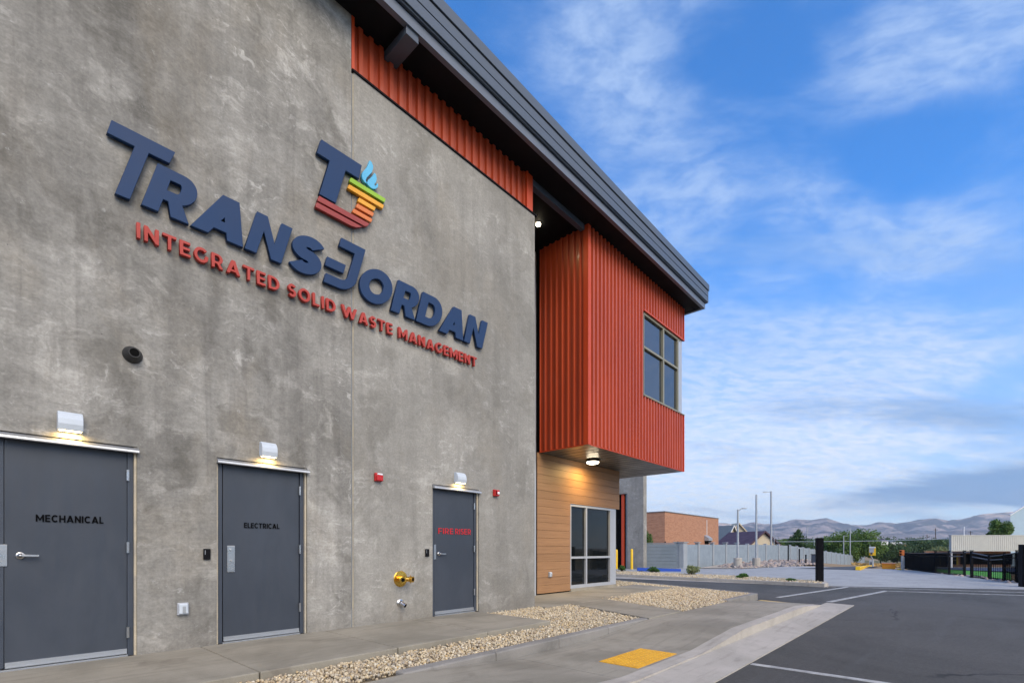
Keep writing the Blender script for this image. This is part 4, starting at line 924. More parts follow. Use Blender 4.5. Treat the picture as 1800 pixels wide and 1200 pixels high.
solo('island_kerb',g,M_curb,'concrete kerb round the gravel island beside the drive','kerb',kind='structure')
solo('island_gravel',Geo().add([(x,y,-.115) for x,y in inn],[tuple(range(n))]),M_gflat,'gravel filling of the island beside the drive','gravel',kind='structure')
c_=scatter(inn,6000,-.112,.03,.03); solo('gravel',pebbles(c_,.033,.7,1),M_gravel,'small stones on the island beside the drive','gravel',kind='stuff')
g=Geo(); a=Vector(N(1040,1013.5)); b=Vector(N(1458,1031)); nn=Vector((i1[0]-.0,i1[1]))
g.add([(*N(1040,1014.3),-.214),(*N(1470,1031.2),-.214),(i1[0]+.2,i1[1]-.3,-.214),(i0[0],i0[1],-.214)],[(0,1,2,3)])
solo('gutter',g,M_curb,'pale gutter along the island kerb',None,kind='structure')
# black square posts
def black_post(x0,x1,ytop,ybot,zb,label):
    p_=gz((x0+x1)/2,ybot,zb); D=p_[0]*ca+p_[1]*sa; w=(x1-x0)*D/FPX*.80; h=(ybot-ytop)*D/FPX
    t=thing('gate_post',p_,label,'gate post','tall black gate posts')
    M=Matrix.Rotation(R(18),4,'Z')
    part('post',Geo().obox((p_[0],p_[1],p_[2]+h/2),(w,w,h),M=M),M_black,t,bevel=.01)
    part('cap',Geo().obox((p_[0],p_[1],p_[2]+h+.006),(w*1.06,w*1.06,.012),M=M),M_black,t)
    part('cover_strip',Geo().obox((p_[0]-w*.1,p_[1]-w*.1,p_[2]+h/2),(w*.86,w*.86,h*.96),M=M),M_black,t)
black_post(1433.5,1447.5,945.5,1022,-.11,'tall black square post at the tip of the gravel island')
black_post(1794,1812,957,1031,-.22,'tall black square post at the right edge of the picture')
# bollards
def bollard(x,ytop,ybot,label):
    p_=gz(x,ybot,-.23); D=p_[0]*ca+p_[1]*sa; h=(ybot-ytop)*D/FPX; r=.085
    t=thing('bollard',p_,label,'bollard','yellow bollards beside the far concrete pier')
    part('pipe',Geo().lathe(p_,(0,0,1),[(0,r),(h-.06,r),(h-.02,r*.75),(h,r*.2)],18),M_yel,t,smooth=True)
    part('base_ring',Geo().cyl((p_[0],p_[1],p_[2]+.001),(p_[0],p_[1],p_[2]+.03),r*1.25,n=18),M_curb,t)
bollard(1110.5,964,1000.5,'yellow bollard in front of the concrete pier'); bollard(1083.5,965,1000,'yellow bollard half hidden behind the entrance corner')
# far concrete pier / wing with an orange door post
r=ray(1131,1000); tD=(-.3-EYE)/r[2]; PX=r[0]*tD; PY=r[1]*tD
w2=thing('concrete_wing',(PX,PY+1,-.3),'plain concrete pier of the wing beyond the drive','building')
part('wall',Geo().box(PX,PX+.5,PY,PY+1.28,-.3,8.2),M_conc,w2)
part('wall',Geo().box(PX+.51,PX+6,PY+1.30,PY+14,-.3,8.2),M_conc,w2) if False else None
part('door_jamb',Geo().box(PX+.05,PX+.45,PY+1.285,PY+1.42,-.3,5.2),M_seal2,w2)
part('door_track',Geo().box(PX+.1,PX+.25,PY+1.60,PY+1.82,-.3,5.2),M_cladtrim,w2,label='orange red door track')
part('roller_door',Geo().box(PX+.4,PX+.46,PY+1.44,PY+9,-.3,5.2),M_dark,w2)
part('wall_over_door',Geo().box(PX,PX+.5,PY+1.285,PY+9,5.201,8.2),M_conc,w2)
# precast fence in bays that fall away with the ground
KN=[(1197,37.4,-.40,1.62),(1345,55,-.24,1.76),(1388,61,-.36,1.70),(1430,76,-.95,1.23),(1519,134,-3.45,-.95)]
cnt=[7,2,4,13]; fence=[]
for (a,b,n) in zip(KN,KN[1:],cnt):
    pa=dp(a[0],HY,a[1]); pb=dp(b[0],HY,b[1])
    for i in range(n):
        k=i/n; fence.append((pa[0]+(pb[0]-pa[0])*k,pa[1]+(pb[1]-pa[1])*k,a[2]+(b[2]-a[2])*k,a[3]+(b[3]-a[3])*k))
pb=dp(KN[-1][0],HY,KN[-1][1]); fence.append((pb[0],pb[1],KN[-1][2],KN[-1][3]))
ft=thing('precast_fence',fence[0][:3],'long grey precast fence of posts and horizontal boards stepping down the slope','fence')
for i,(X,Y,z0,z1) in enumerate(fence):
    d=Vector((fence[min(i+1,len(fence)-1)][0]-fence[max(i-1,0)][0],fence[min(i+1,len(fence)-1)][1]-fence[max(i-1,0)][1])); rz=math.atan2(d.y,d.x)
    w=.30 if i else .75
    part('post',Geo().obox((X,Y,(z0+z1)/2),(w,.28 if i else .7,z1-z0),rz),M_fencepost,ft)
    if i in(0,1,2,3,4): part('post_cap',Geo().obox((X,Y,z1+.05),(.55 if i else .9,.40 if i else .85,.06),rz),M_fencepost,ft)
for a,b in zip(fence,fence[1:]):
    g=Geo(); d=Vector((b[0]-a[0],b[1]-a[1])); L=d.length; d/=L; n=6
    for k in range(n):
        for (p0,p1) in ((a,b),):
            za=p0[2]+(p0[3]-.12-p0[2])*(k/n); zb=p1[2]+(p1[3]-.12-p1[2])*(k/n)
            ha=(p0[3]-.12-p0[2])/n-.007
            A=(p0[0]+d.x*.14,p0[1]+d.y*.14); Bq=(p1[0]-d.x*.14,p1[1]-d.y*.14); nx,ny=-d.y*.06,d.x*.06
            g.add([(A[0]-nx,A[1]-ny,za),(Bq[0]-nx,Bq[1]-ny,zb),(Bq[0]+nx,Bq[1]+ny,zb),(A[0]+nx,A[1]+ny,za),
                   (A[0]-nx,A[1]-ny,za+ha),(Bq[0]-nx,Bq[1]-ny,zb+ha),(Bq[0]+nx,Bq[1]+ny,zb+ha),(A[0]+nx,A[1]+ny,za+ha)],[(0,3,2,1),(4,5,6,7),(0,1,5,4),(1,2,6,5),(2,3,7,6),(3,0,4,7)])
    nx,ny=-d.y*.03,d.x*.03; A=(a[0]+d.x*.14,a[1]+d.y*.14); Bq=(b[0]-d.x*.14,b[1]-d.y*.14)
    g.add([(A[0]-nx,A[1]-ny,a[2]),(Bq[0]-nx,Bq[1]-ny,b[2]),(Bq[0]+nx,Bq[1]+ny,b[2]),(A[0]+nx,A[1]+ny,a[2]),(A[0]-nx,A[1]-ny,a[3]-.13),(Bq[0]-nx,Bq[1]-ny,b[3]-.13),(Bq[0]+nx,Bq[1]+ny,b[3]-.13),(A[0]+nx,A[1]+ny,a[3]-.13)],[(0,3,2,1),(4,5,6,7),(0,1,5,4),(1,2,6,5),(2,3,7,6),(3,0,4,7)])
    part('panel',g,M_fencegrey,ft)
# slatted gate with blue beam
gA=Vector(dp(1122,HY,37.6)); gB=Vector(dp(1194,HY,37.2)); d=(gB-gA); d.z=0; L=d.length; d.normalize()
gt_=thing('slatted_gate',(gA.x,gA.y,-.4),'wide slate grey gate of horizontal boards left of the fence','gate')
for k in range(7):
    z=-.30+k*.265; g=Geo().beam((gA.x,gA.y,z+.125),(gB.x,gB.y,z+.125),.06,.25); part('board',g,M_gate,gt_)
for X in (gA+d*.5,gB-d*.02): part('gate_frame',Geo().obox((X.x-.03,X.y-.03,.56),(.1,.12,1.86),math.atan2(d.y,d.x)),M_gate,gt_)
part('back_sheet',Geo().beam((gA.x+.05,gA.y+.05,.62),(gB.x+.05,gB.y+.05,.62),.02,1.84),M_gate,gt_)
part('top_rail',Geo().beam((gA.x,gA.y,1.60),(gB.x,gB.y,1.60),.08,.06),M_gate,gt_)
for X in (gA+d*2.0,gB-d*.1): part('roller',Geo().ball((X.x,X.y,1.68),.06,8),M_black,gt_)
a_=gt(1120,997.5,.30); b_=gt(1196,1000,.22); 
t=thing('barrier_beam',(b_[0],b_[1],b_[2]),'long blue beam lying low in front of the slatted gate','beam')
part('beam',Geo().beam((a_[0],a_[1],a_[2]-.08),(b_[0],b_[1],b_[2]-.08),.25,.20),M_blue,t)
for k in (.1,.5,.9):
    X=Vector(a_).lerp(Vector(b_),k); part('foot',Geo().obox((X.x,X.y,X.z-.21),(.3,.2,.08)),M_black,t)
# rock slope below the fence
rock=[gt(*q_)[:2] for q_ in ((1262,999.3),(1300,1001),(1345,999),(1400,996),(1432,994.0),(1436,989),(1400,986),(1345,986.5),(1300,990.5),(1270,995))]
ar=sum(rock[i][0]*rock[(i+1)%10][1]-rock[(i+1)%10][0]*rock[i][1] for i in range(10))
c_=scatter(rock,60000,0,.12,.1)[:5200]
for i in range(len(c_)): c_[i,2]+=th(c_[i,0],c_[i,1])+.02
solo('rocks',pebbles(c_,.20,.75,1),M_rock,'pink grey rocks spread below the precast fence','rocks',kind='stuff')
c_=np.array([[*gt(x,y)[:2],0] for x in np.linspace(1600,1790,70) for y in [999.5+ (x-1600)*.145+q_ for q_ in (0,1.2,2.2)]]) 
for i in range(len(c_)): c_[i,2]=th(c_[i,0],c_[i,1])+.02
c_[:,:2]+=RNG.uniform(-.15,.15,(len(c_),2)); solo('rocks',pebbles(c_,.13,.75,1),M_rock,'pale rocks strewn along the foot of the black fence','rocks',kind='stuff')
drape('rock_bed',[(1228,1000.6),(1437,986.0),(1437,994.6),(1300,1001.4)],M_gflat,.125,'stony ground of the rock bed below the precast fence',24,4)
# lamp posts
def lamp_post(x,ytop,ybase,D,arm,label,ped=True,thick=.085,curved=False):
    p_=dp(x,ybase,D); h=(ybase-ytop)*D/FPX; t=thing('lamp_post',p_,label,'lamp post','pale metal lamp posts beyond the drive')
    z0=p_[2]+(.75 if ped else -.3)
    if ped: part('footing',Geo().lathe(p_,(0,0,1),[(-.3,.30),(.72,.30),(.75,.27)],16),M_curb,t)
    part('pole',Geo().cyl((p_[0],p_[1],z0),(p_[0],p_[1],p_[2]+h),thick,thick*.8,12),M_galv,t,smooth=True)
    if arm:
        rr=Vector((sa,-ca,0)); L=abs(arm); s_=1 if arm>0 else -1; top=Vector((p_[0],p_[1],p_[2]+h))
        if curved:
            g=Geo(); pts=[top-Vector((0,0,.22))+rr*0, top+rr*s_*.22*L+Vector((0,0,-.04)), top+rr*s_*.6*L+Vector((0,0,.10)), top+rr*s_*L+Vector((0,0,.10))]
            for u,v in zip(pts,pts[1:]): g.cyl(u,v,.035,n=8)
        else: g=Geo().cyl(top-Vector((0,0,.08)),top+rr*s_*.45*L-Vector((0,0,.08)),.035,n=8)
        part('arm',g,M_galv,t)
        e=top+rr*s_*L*(.9 if curved else .75)+Vector((0,0,.08 if curved else -.08)); M=Matrix.Rotation(R(YAW-90),4,'Z')
        part('lamp_head',Geo().obox(e,(.55*L/1.1,.24,.07),M=M),M_galv,t,bevel=.01)
    return t
lamp_post(1297,895,997,37.5,.55,'lamp post with a curved arm to the right, nearest the gate',curved=True)
lamp_post(1329.5,869,996,40,0,'tall bare pole without a lamp head in the rock bed')
lamp_post(1355.5,863,984,62,-1.0,'tallest lamp post, flat arm pointing left, behind the fence',ped=False,thick=.13)
lamp_post(1360.8,926,972,95,0,'thin bare pole just right of the tallest lamp post',ped=False,thick=.07)
lamp_post(1418.7,924,985,90,.5,'slim lamp post behind the fence in front of the conifer',ped=False,thick=.08)
lamp_post(1483,941,994,112,.9,'short lamp post at the end of the fence',thick=.11)
lamp_post(1494.5,927,994,112,0,'bare pole beside the short lamp post at the fence end',thick=.12)
lamp_post(1431,938,975,100,.4,'very thin lamp post behind the fence left of the black post',ped=False,thick=.06)
# thin black poles in the rock bed, black barrel
for k,(x,y0,y1,D,lb) in enumerate(((1385.6,957,986,52,'thin black pole, tallest of three by the fence'),(1405,964,987,50,'thin black pole, middle one of three by the fence'),(1416.6,974,993,46,'thin black pole, shortest of three by the fence'))):
    a=dp(x,y1,D); h=(y1-y0)*D/FPX; solo('marker_pole',Geo().box(a[0]-.055,a[0]+.055,a[1]-.055,a[1]+.055,a[2]-.1,a[2]+h),M_black,lb,'pole','thin black poles by the fence',bevel=.01)
a=dp(1431.5,993,48); D=48
t=thing('gate_motor_cabinet',a,'dark cabinet beside the black post below the fence','cabinet')
part('cabinet',Geo().obox((a[0],a[1],a[2]+.52),(.75,.5,1.05),R(15)),M_frame,t,bevel=.03); part('lid',Geo().obox((a[0],a[1],a[2]+1.07),(.82,.56,.05),R(15)),M_black,t)
def Mf(x):
    r_=ray(x,HY); return Matrix.Rotation(math.atan2(r_[1],r_[0])-math.pi/2,4,'Z')
# kiosk on a pole
a=dp(1533.5,995,62); t=thing('ticket_kiosk',a,'yellow kiosk box on a slanted grey pole above a small cabinet','kiosk'); M=Mf(1530); s_=62/FPX
def K(x,y,dy=0.): return Vector(dp(x,y,62+dy))
part('cabinet',Geo().obox(K(1531.5,989.5),(6.2*s_,.5,11*s_),M=M),M_galv,t,bevel=.02)
part('cabinet_door',Geo().obox(K(1531.2,990,-.27),(2.0*s_,.03,5.5*s_),M=M),M_frame,t)
part('pole',Geo().cyl(K(1535,994),K(1534.5,982.5),.09,n=10).cyl(K(1534.3,983),K(1530.5,976),.07,n=10),M_galv,t)
part('housing',Geo().obox(K(1533.2,968),(9.6*s_,.45,15.5*s_),M=M),M_yel,t,bevel=.03)
part('face_plate',Geo().obox(K(1532,967,-.25),(6.6*s_,.03,7*s_),M=M),M_galv,t); part('button_panel',Geo().obox(K(1532,972.3,-.27),(3*s_,.03,3.4*s_),M=M),M_frame,t)
part('hood',Geo().obox(K(1533.2,961.6,-.1),(8.8*s_,.6,2.6*s_),M=M),M_white,t); part('aerial',Geo().cyl(K(1529.2,962),K(1529.2,956),.02,n=6),M_galv,t)
# yellow guard kerb
a=gt(1508,1001.5,.10); b=gt(1548,992.2,.10); t=thing('guard_kerb',a,'long low yellow guard kerb leading to the kiosk','kerb')
A,Bq=Vector(a),Vector(b)
part('rail',Geo().beam(A+Vector((0,0,.12)),Bq+Vector((0,0,.12)),.3,.28),M_yel,t,bevel=.03)
for k in range(8):
    p_=A.lerp(Bq,(k+.5)/8); part('slot',Geo().obox(p_+Vector((-.12,-.14,.10)),(.10,.10,.16),math.atan2(Bq.y-A.y,Bq.x-A.x)),M_sdred if False else M_gold,t)
# orange crate
a=gt(1562,1000.3,.02); D=a[0]*ca+a[1]*sa; s_=D/FPX; t=thing('plastic_crate',a,'orange plastic barrier block standing on the far drive','barrier block')
M=Mf(1562); c0=Vector(a); part('body',Geo().obox(c0+Vector((0,0,5.6*s_)),(18.5*s_,.9,9.0*s_),M=M),M_gold,t,bevel=.04)
part('rim',Geo().obox(c0+Vector((0,0,10.3*s_)),(19.5*s_,1.0,1.0*s_),M=M),M_orange,t)
for u in (-6,0,6): part('foot',Geo().obox(c0+Vector((ray(1562,HY)[1]*u*s_*.8,-ray(1562,HY)[0]*u*s_*.8,.5*s_)),(3*s_,.8,1.0*s_),M=M),M_orange,t)
for v in (4.0,7.0): part('band',Geo().obox(c0+Vector((-ray(1562,HY)[0]*.37,-ray(1562,HY)[1]*.37,v*s_)),(18*s_,.02,.5*s_),M=M),M_orange,t)
# traffic signal with barrier arm
a=gt(1586,1002,.04); D=a[0]*ca+a[1]*sa; s_=D/FPX; t=thing('traffic_signal',a,'orange two lens traffic signal on a grey pole at the fence end','traffic signal')
def K(x,y,dy=0.): return Vector(dp(x,y,D+dy))
M=Mf(1586); part('pole',Geo().cyl(K(1586,1003),K(1586,975),.10,n=12),M_galv,t); part('pole_sleeve',Geo().obox(K(1588.5,990),(2.2*s_,.12,24*s_),M=M),M_galv,t)
part('housing',Geo().obox(K(1585.3,971),(6.8*s_,.30,9.4*s_),M=M),M_orange,t,bevel=.02)
for y in (968.8,973.4): 
    l_=part('lens',Geo().cyl(K(1583.2,y,-.16),K(1583.2,y,-.18),1.7*s_,n=14),M_dark,t); part('visor',Geo().obox(K(1582.6,y-1.4,-.3),(3.6*s_,.3,.5*s_),M=M),M_black,l_)
part('barrier_arm',Geo().beam(K(1584.5,1004.5),K(1589,994),.08,.10),M_white2,t); part('arm_base',Geo().obox(K(1580.5,1001),(6*s_,.35,4.2*s_),M=M),M_yel,t,bevel=.03)
part('arm_motor',Geo().obox(K(1578.3,1007),(3.4*s_,.25,3.0*s_),M=M),M_black,t)
# black fence at the right
PTS=[(1589,968.5,1001.0),(1605.5,969.5,1003.5),(1623,969.5,1006),(1644.5,968.8,1009),(1668.3,968.3,1012),(1695.3,968,1014.5),(1708,967.8,1018),(1739.5,974.5,1021.3),(1765.5,971.5,1024),(1787,968,1027),(1799,965,1029)]
bf=None; pp=[]
for x,y0,y1 in PTS:
    a=gz(x,y1,-.30 if x<1700 else -.24); a=gt(x,y1); D=a[0]*ca+a[1]*sa; pp.append((Vector(a),(y1-y0)*D/FPX))
bf=thing('metal_fence',pp[0][0],'black metal fence with dark mesh screens round the green turf','fence')
for k,(a,h) in enumerate(pp):
    w=.055 if k in(0,1,2,8,9,10) else .085
    part('post',Geo().obox(a+Vector((0,0,h/2)),(w,w,h),R(30)),M_black,bf); part('post_cap',Geo().obox(a+Vector((0,0,h+.02)),(w*1.3,w*1.3,.03),R(30)),M_black,bf)
for k,((a,h),(b,h2)) in enumerate(zip(pp,pp[1:])):
    if k==5: frs=(.08,.95)
    else: frs=(.10,.80,.94)
    for fr in frs: part('rail',Geo().beam(a+Vector((0,0,h*fr)),b+Vector((0,0,h2*fr)),.04,.045),M_frame if fr>.5 else M_black,bf)
    n=max(3,int((b-a).length/.14))
    g=Geo()
    for i in range(1,n):
        p_=a.lerp(b,i/n); hh=h+(h2-h)*i/n; g.box(p_.x-.010,p_.x+.010,p_.y-.010,p_.y+.010,p_.z+hh*.05,p_.z+hh*.95)
    if k!=5: part('picket_panel',g,M_black,bf)
    if k in (0,1,2,9,8) or k==3:
        off=Vector((.06,.06,0)) if True else 0
        q=[a+off+Vector((0,0,h*.08)),b+off+Vector((0,0,h2*.08)),b+off+Vector((0,0,h2*.93)),a+off+Vector((0,0,h*.93))]
        if k==3: q=[a+off+Vector((0,0,h*.35)),b+off+Vector((0,0,h2*.35)),b+off+Vector((0,0,h2*.93)),a+off+Vector((0,0,h*.93))]
        part('mesh_screen',Geo().add([tuple(v) for v in q]+[tuple(v+Vector((.004,.004,0))) for v in q],[(0,1,2,3),(7,6,5,4),(0,4,5,1),(2,6,7,3)]),M_mesh,bf)
drape('turf',[(1628,1001.5),(1775,1010),(1779,1024),(1634,1008)],M_turf,.13,'bright green turf behind the black fence',12,5)
drape('court',[(1632,995.8),(1800,996.5),(1800,1009),(1630,1001.2)],M_court,.14,'navy blue sports court beyond the turf',12,5)
# low building with cream fascia
M=Matrix.Rotation(R(YAW-90),4,'Z')
D=60; s_=D/FPX
def K(x,y,dy=0.): return Vector(dp(x,y,D+dy))
fwd=Vector((ca,sa,0)); rt=Vector((sa,-ca,0)); UP=Vector((0,0,1))
def vbox(x0,x1,y0,y1,d0,d1,DD=None):
    DD=DD or D; c_=Vector(dp((x0+x1)/2,(y0+y1)/2,DD))+fwd*((d0+d1)/2); k=DD/FPX
    return Geo().obox(c_,((x1-x0)*k,d1-d0,abs(y1-y0)*k),M=M)
pv=thing('pavilion',K(1740,998),'low pavilion with a cream ribbed fascia behind the black fence','building')
g=Geo(); 
for i in range(46): g.v; gg=vbox(1672+i*3.6,1672+i*3.6+3.1,941,967.2,-.03,.0); g.add(gg.v,gg.f)
gg=vbox(1672,1838,941,967.5,.001,.3); g.add(gg.v,gg.f); gg=vbox(1671.5,1838,939.8,941,-.06,.35); g.add(gg.v,gg.f); gg=vbox(1671.5,1838,967.51,968.3,-.08,.3); g.add(gg.v,gg.f)
bk=(rt*.93+fwd)*6
q0,q1=K(1672.2,941.2,.31),K(1838,941.2,.31); q2,q3=K(1838,967,.31),K(1672.2,967,.31)
g.add([tuple(v) for v in (q0,q1,q2,q3)]+[tuple(v+bk) for v in (q0,q1,q2,q3)],[(0,1,5,4),(3,7,6,2),(0,4,7,3),(1,2,6,5),(4,5,6,7)])
part('fascia',g,M_beigemetal,pv)
part('column',vbox(1672.3,1675.5,968.3,999,.1,.5),M_white2,pv); part('column',vbox(1677,1678,968.3,997,.6,.8),M_red,pv)
part('brick_wall',vbox(1678,1838,968.3,1000,4.2,4.5),M_brick,pv)
wn_=part('window',vbox(1687,1734,973.5,993,4.0,4.19),M_dark,pv,label='wide dark glazing of the pavilion')
for x in (1702,1719.5,1734): part('window_bar',vbox(x-.9,x+.9,976,994,3.9,3.999),M_yel if x<1735 and x!=1719.5 else M_bronze,wn_)
part('window_bar',vbox(1688,1734,984.5,985.3,3.88,3.899),M_bronze,wn_); part('window_bar',vbox(1688,1734,979,979.7,3.88,3.899),M_bronze,wn_)
part('window',vbox(1743,1838,973.5,993,4.0,4.19),M_dark,pv); part('floor_slab',vbox(1668,1838,997.5,999.2,-.5,4.1),M_curb,pv)
part('roof_mast',Geo().cyl(K(1694.6,940,3),K(1694.6,925,3),.05,n=8),M_white2,pv)
# big pale building at the right edge
D=95
wh=thing('warehouse',K(1840,1000),'big pale blue building with a sloping roof at the right edge','building')
kk=95/FPX; poly=[(1776,1000),(1776,906),(1800,891),(1950,830),(1950,1000)]
bk=(rt*1.15+fwd).normalized()*25
vs=[tuple(Vector(dp(x,y,95))) for x,y in poly]+[tuple(Vector(dp(x,y,95))+bk) for x,y in poly]; n=5
part('wall',Geo().add(vs,[tuple(range(n)),tuple(range(2*n-1,n-1,-1))]+[((i+1)%n,i,n+i,n+(i+1)%n) for i in range(n)]),M_palewall,wh)
e0,e1,e2=[Vector(dp(x,y,94.9)) for x,y in ((1774.8,905.3),(1800,889.6),(1950,829))]
part('roof_edge',Geo().beam(e0,e1,.3,.18).beam(e1,e2,.3,.18),M_white2,wh)
# brick building
bb=thing('brick_building',(60,30,-.5),'flat roofed tan brick building behind the gate','building')
BX,BY,BZ=57.0,26.4,5.72; BX2=75.3
part('wall',Geo().box(BX,BX2,BY,BY+18,-1,BZ),M_brick,bb); part('parapet_cap',Geo().box(BX-.08,BX2+.08,BY-.08,BY+18,BZ+.001,BZ+.09),M_seal2,bb)
v_=wyp2=None
def onY(x,y,Y): r_=ray(x,y); t_=Y/r_[1]; return Vector((r_[0]*t_,Y,EYE+r_[2]*t_))
h0=onY(1238,940,BY); h1=onY(1245,950,BY)
part('vent_hood',Geo().prismX([(BY-.01,h0.z),(BY-.6,h1.z+.35),(BY-.6,h1.z),(BY-.01,h1.z)],h0.x-.0,h1.x),M_galv,bb)
part('vent_opening',Geo().prismX([(BY-.02,h1.z-.001),(BY-.58,h1.z-.001),(BY-.02,h1.z-.5)],h0.x+.1,h1.x-.1),M_dark,bb)
part('downpipe',Geo().box(onY(1242,915,BY).x,onY(1242,915,BY).x+.09,BY-.06,BY-.001,2.5,BZ-.4),M_white2,bb)
# houses
def gable_house(name,x0,x1,yr,ye,D,wd,label,roof,wallm,trim,ybase=985,kd=.97):
    """ridge from px x0 to x1 at height yr, eaves at ye; gable on the right end"""
    a=Vector(dp(x0,yr,D)); b=Vector(dp(x1,yr,D*kd)); b.z=a.z; d=(b-a).normalized(); nrm=Vector((-d.y,d.x,0)); 
    if nrm.dot(fwd)>0: nrm=-nrm
    ze=EYE+(HY-ye)*D/FPX; zb=EYE+(HY-ybase)*D/FPX; dz=a.z-ze
    h=thing(name,((a+b)/2).xy.to_3d()+UP*zb,label,'house')
    def sl(s_,t0,t1,o0,o1,th_=.12):
        p=[a+d*t0+nrm*s_*o0-UP*dz*o0/wd, b+d*t1+nrm*s_*o0-UP*dz*o0/wd, b+d*t1+nrm*s_*o1-UP*dz*o1/wd, a+d*t0+nrm*s_*o1-UP*dz*o1/wd]
        return Geo().add([tuple(v) for v in p]+[tuple(v+UP*th_) for v in p],[(3,2,1,0),(4,5,6,7),(0,1,5,4),(1,2,6,5),(2,3,7,6),(3,0,4,7)])
    g=sl(1,-.3,.5,.0,wd+.5); g2=sl(-1,-.3,.5,.0,wd+.5); g.add(g2.v,g2.f); part('roof',g,roof,h)
    i0=a+d*.1; i1=b-d*.1
    vs=[]
    for e in (i0,i1): vs+= [e-UP*.15, e+nrm*(wd-.2)-UP*(dz), e-nrm*(wd-.2)-UP*(dz), e+nrm*(wd-.2)+UP*(zb-a.z), e-nrm*(wd-.2)+UP*(zb-a.z)]
    part('wall',Geo().add([tuple(v) for v in vs],[(0,1,3,4,2),(5,7,9,8,6),(1,6,8,3),(2,4,9,7)]),wallm,h)
    q0=b+d*.52; pts=[q0+nrm*(wd+.5)-UP*dz*(wd+.5)/wd,q0,q0-nrm*(wd+.5)-UP*dz*(wd+.5)/wd]
    part('barge_board',Geo().beam(pts[0]+UP*.02,pts[1]+UP*.02,.06,.3).beam(pts[1]+UP*.02,pts[2]+UP*.02,.06,.3),trim,h); return h
gable_house('house',1283,1342,936,958,108,4.2,'house with a plum coloured metal roof behind the fence',M_purple,M_beige,M_purple,kd=.925)
gable_house('house',1236,1287,925.5,960,125,6.5,'house with a grey standing seam roof and white edge beside the brick building',M_greyroof,M_beige,M_white2,kd=.96)
gable_house('house',1288,1298,920.5,940,150,3.0,'small cream gable showing behind the plum roof',M_beige,M_beige,M_beige)
# trees
def leafmesh(cent,size,m,name,n_per=None):
    n=len(cent); a=RNG.normal(size=(n,3)); a/=np.linalg.norm(a,axis=1)[:,None]; b=np.cross(a,RNG.normal(size=(n,3))); b/=np.linalg.norm(b,axis=1)[:,None]
    s_=(size*RNG.uniform(.55,1.3,n))[:,None]; V=np.stack([cent-a*s_,cent+b*s_*.55,cent+a*s_,cent-b*s_*.55],1).reshape(-1,3)
    me=bpy.data.meshes.new(name); me.vertices.add(4*n); me.vertices.foreach_set('co',V.ravel().astype(np.float32)); me.loops.add(4*n)
    me.loops.foreach_set('vertex_index',np.arange(4*n,dtype=np.int32)); me.polygons.add(n); me.polygons.foreach_set('loop_start',(np.arange(n)*4).astype(np.int32)); me.update(calc_edges=True); return me
def crown_points(n,rx,rz,h0,clumps,seed,spread=.30):
    g_=np.random.default_rng(seed); c_=g_.normal(size=(clumps,3)); c_/=np.linalg.norm(c_,axis=1)[:,None]; c_*= (g_.uniform(.25,1,(clumps,1))**.5)*.80
    w=g_.uniform(.5,1.4,clumps); k=g_.choice(clumps,n,p=w/w.sum()); r_=spread*w[k]**.5
    d=g_.normal(size=(n,3)); d/=np.linalg.norm(d,axis=1)[:,None]; p_=c_[k]+d*(g_.uniform(.0,1,(n,1))**.42)*r_[:,None]
    p_[:,2]=np.maximum(p_[:,2],-.92); return p_*np.array([rx,rx,rz])+np.array([0,0,h0]),c_*np.array([rx,rx,rz])+np.array([0,0,h0])
def tree(name,base,H,Wd,lf,n,lsize,label,cat='tree',group=None,trunk=True,clumps=34,low=.12,seed=1,spread=.30):
    t=thing(name,base,label,cat,group); b=Vector(base); rz=H*(1-low)/2; h0=H*low+rz
    pts,cl=crown_points(n,Wd/2,rz,h0,clumps,seed,spread); pts+=np.array(base)
    part('crown',leafmesh(pts,lsize,lf,'crown'),lf,t)
    g=Geo(); g.cyl(b-UP*.3,b+UP*h0*.7,H*.028,H*.018,8)
    for i in range(min(9,clumps)): g.cyl(b+UP*h0*(.3+.05*i),b+Vector(cl[i]),H*.012,H*.004,6)
    part('trunk',g,M_bark,t); return t
def conifer(base,H,Wd,label,seed=3,n=20000,lsize=.13):
    t=thing('conifer_tree',base,label,'tree'); g_=np.random.default_rng(seed); pts=[]; g=Geo().cyl(Vector(base)-UP*.3,Vector(base)+UP*H*.97,H*.022,.03,8)
    nb=110
    for i in range(nb):
        z=H*(.08+.90*i/nb); L=Wd/2*(1-(z/H))**1.05*g_.uniform(.75,1.15)+.1; az_=g_.uniform(0,6.28)
        m_=max(10,int(n/nb*(L/Wd*3.2))); u=g_.uniform(.08,1,m_); p_=np.stack([u*L*math.cos(az_),u*L*math.sin(az_),z-u*L*.22+u*u*L*.12],1)
        p_+=g_.normal(size=(m_,3))*np.array([.10,.10,.07])*(.35+u[:,None]*.8)*Wd/5; pts.append(p_)
    pts=np.concatenate(pts)+np.array(base); part('crown',leafmesh(pts,lsize,L_con,'crown'),L_con,t); part('trunk',g,M_bark,t)
def ttree(x,ytop,ybase,w,D,name,lf,label,n=5000,ls=None,**k):
    H=(ybase-ytop)*D/FPX; b=dp(x,ybase,D); return tree(name,b,H,w*D/FPX,lf,n,ls or D/FPX*1.7,label,**k)
cb=dp(1403,966,88); conifer(dp(1403,985,88),(985-929)*88/FPX,92*88/FPX,'dark green conifer rising behind the precast fence')
ttree(1502,925,994,108,118,'broadleaf_tree',L_mid,'broad green tree, the largest one behind the fence end',n=15000,clumps=60,seed=5,low=.06)
ttree(1462,938,992,60,124,'broadleaf_tree',L_mid,'lower green tree left of the largest tree',n=7000,seed=6,low=.05)
ttree(1548,950,989,52,215,'broadleaf_tree',L_dark,'dark tree to the right of the yellow kiosk',n=8000,seed=8,low=.02)
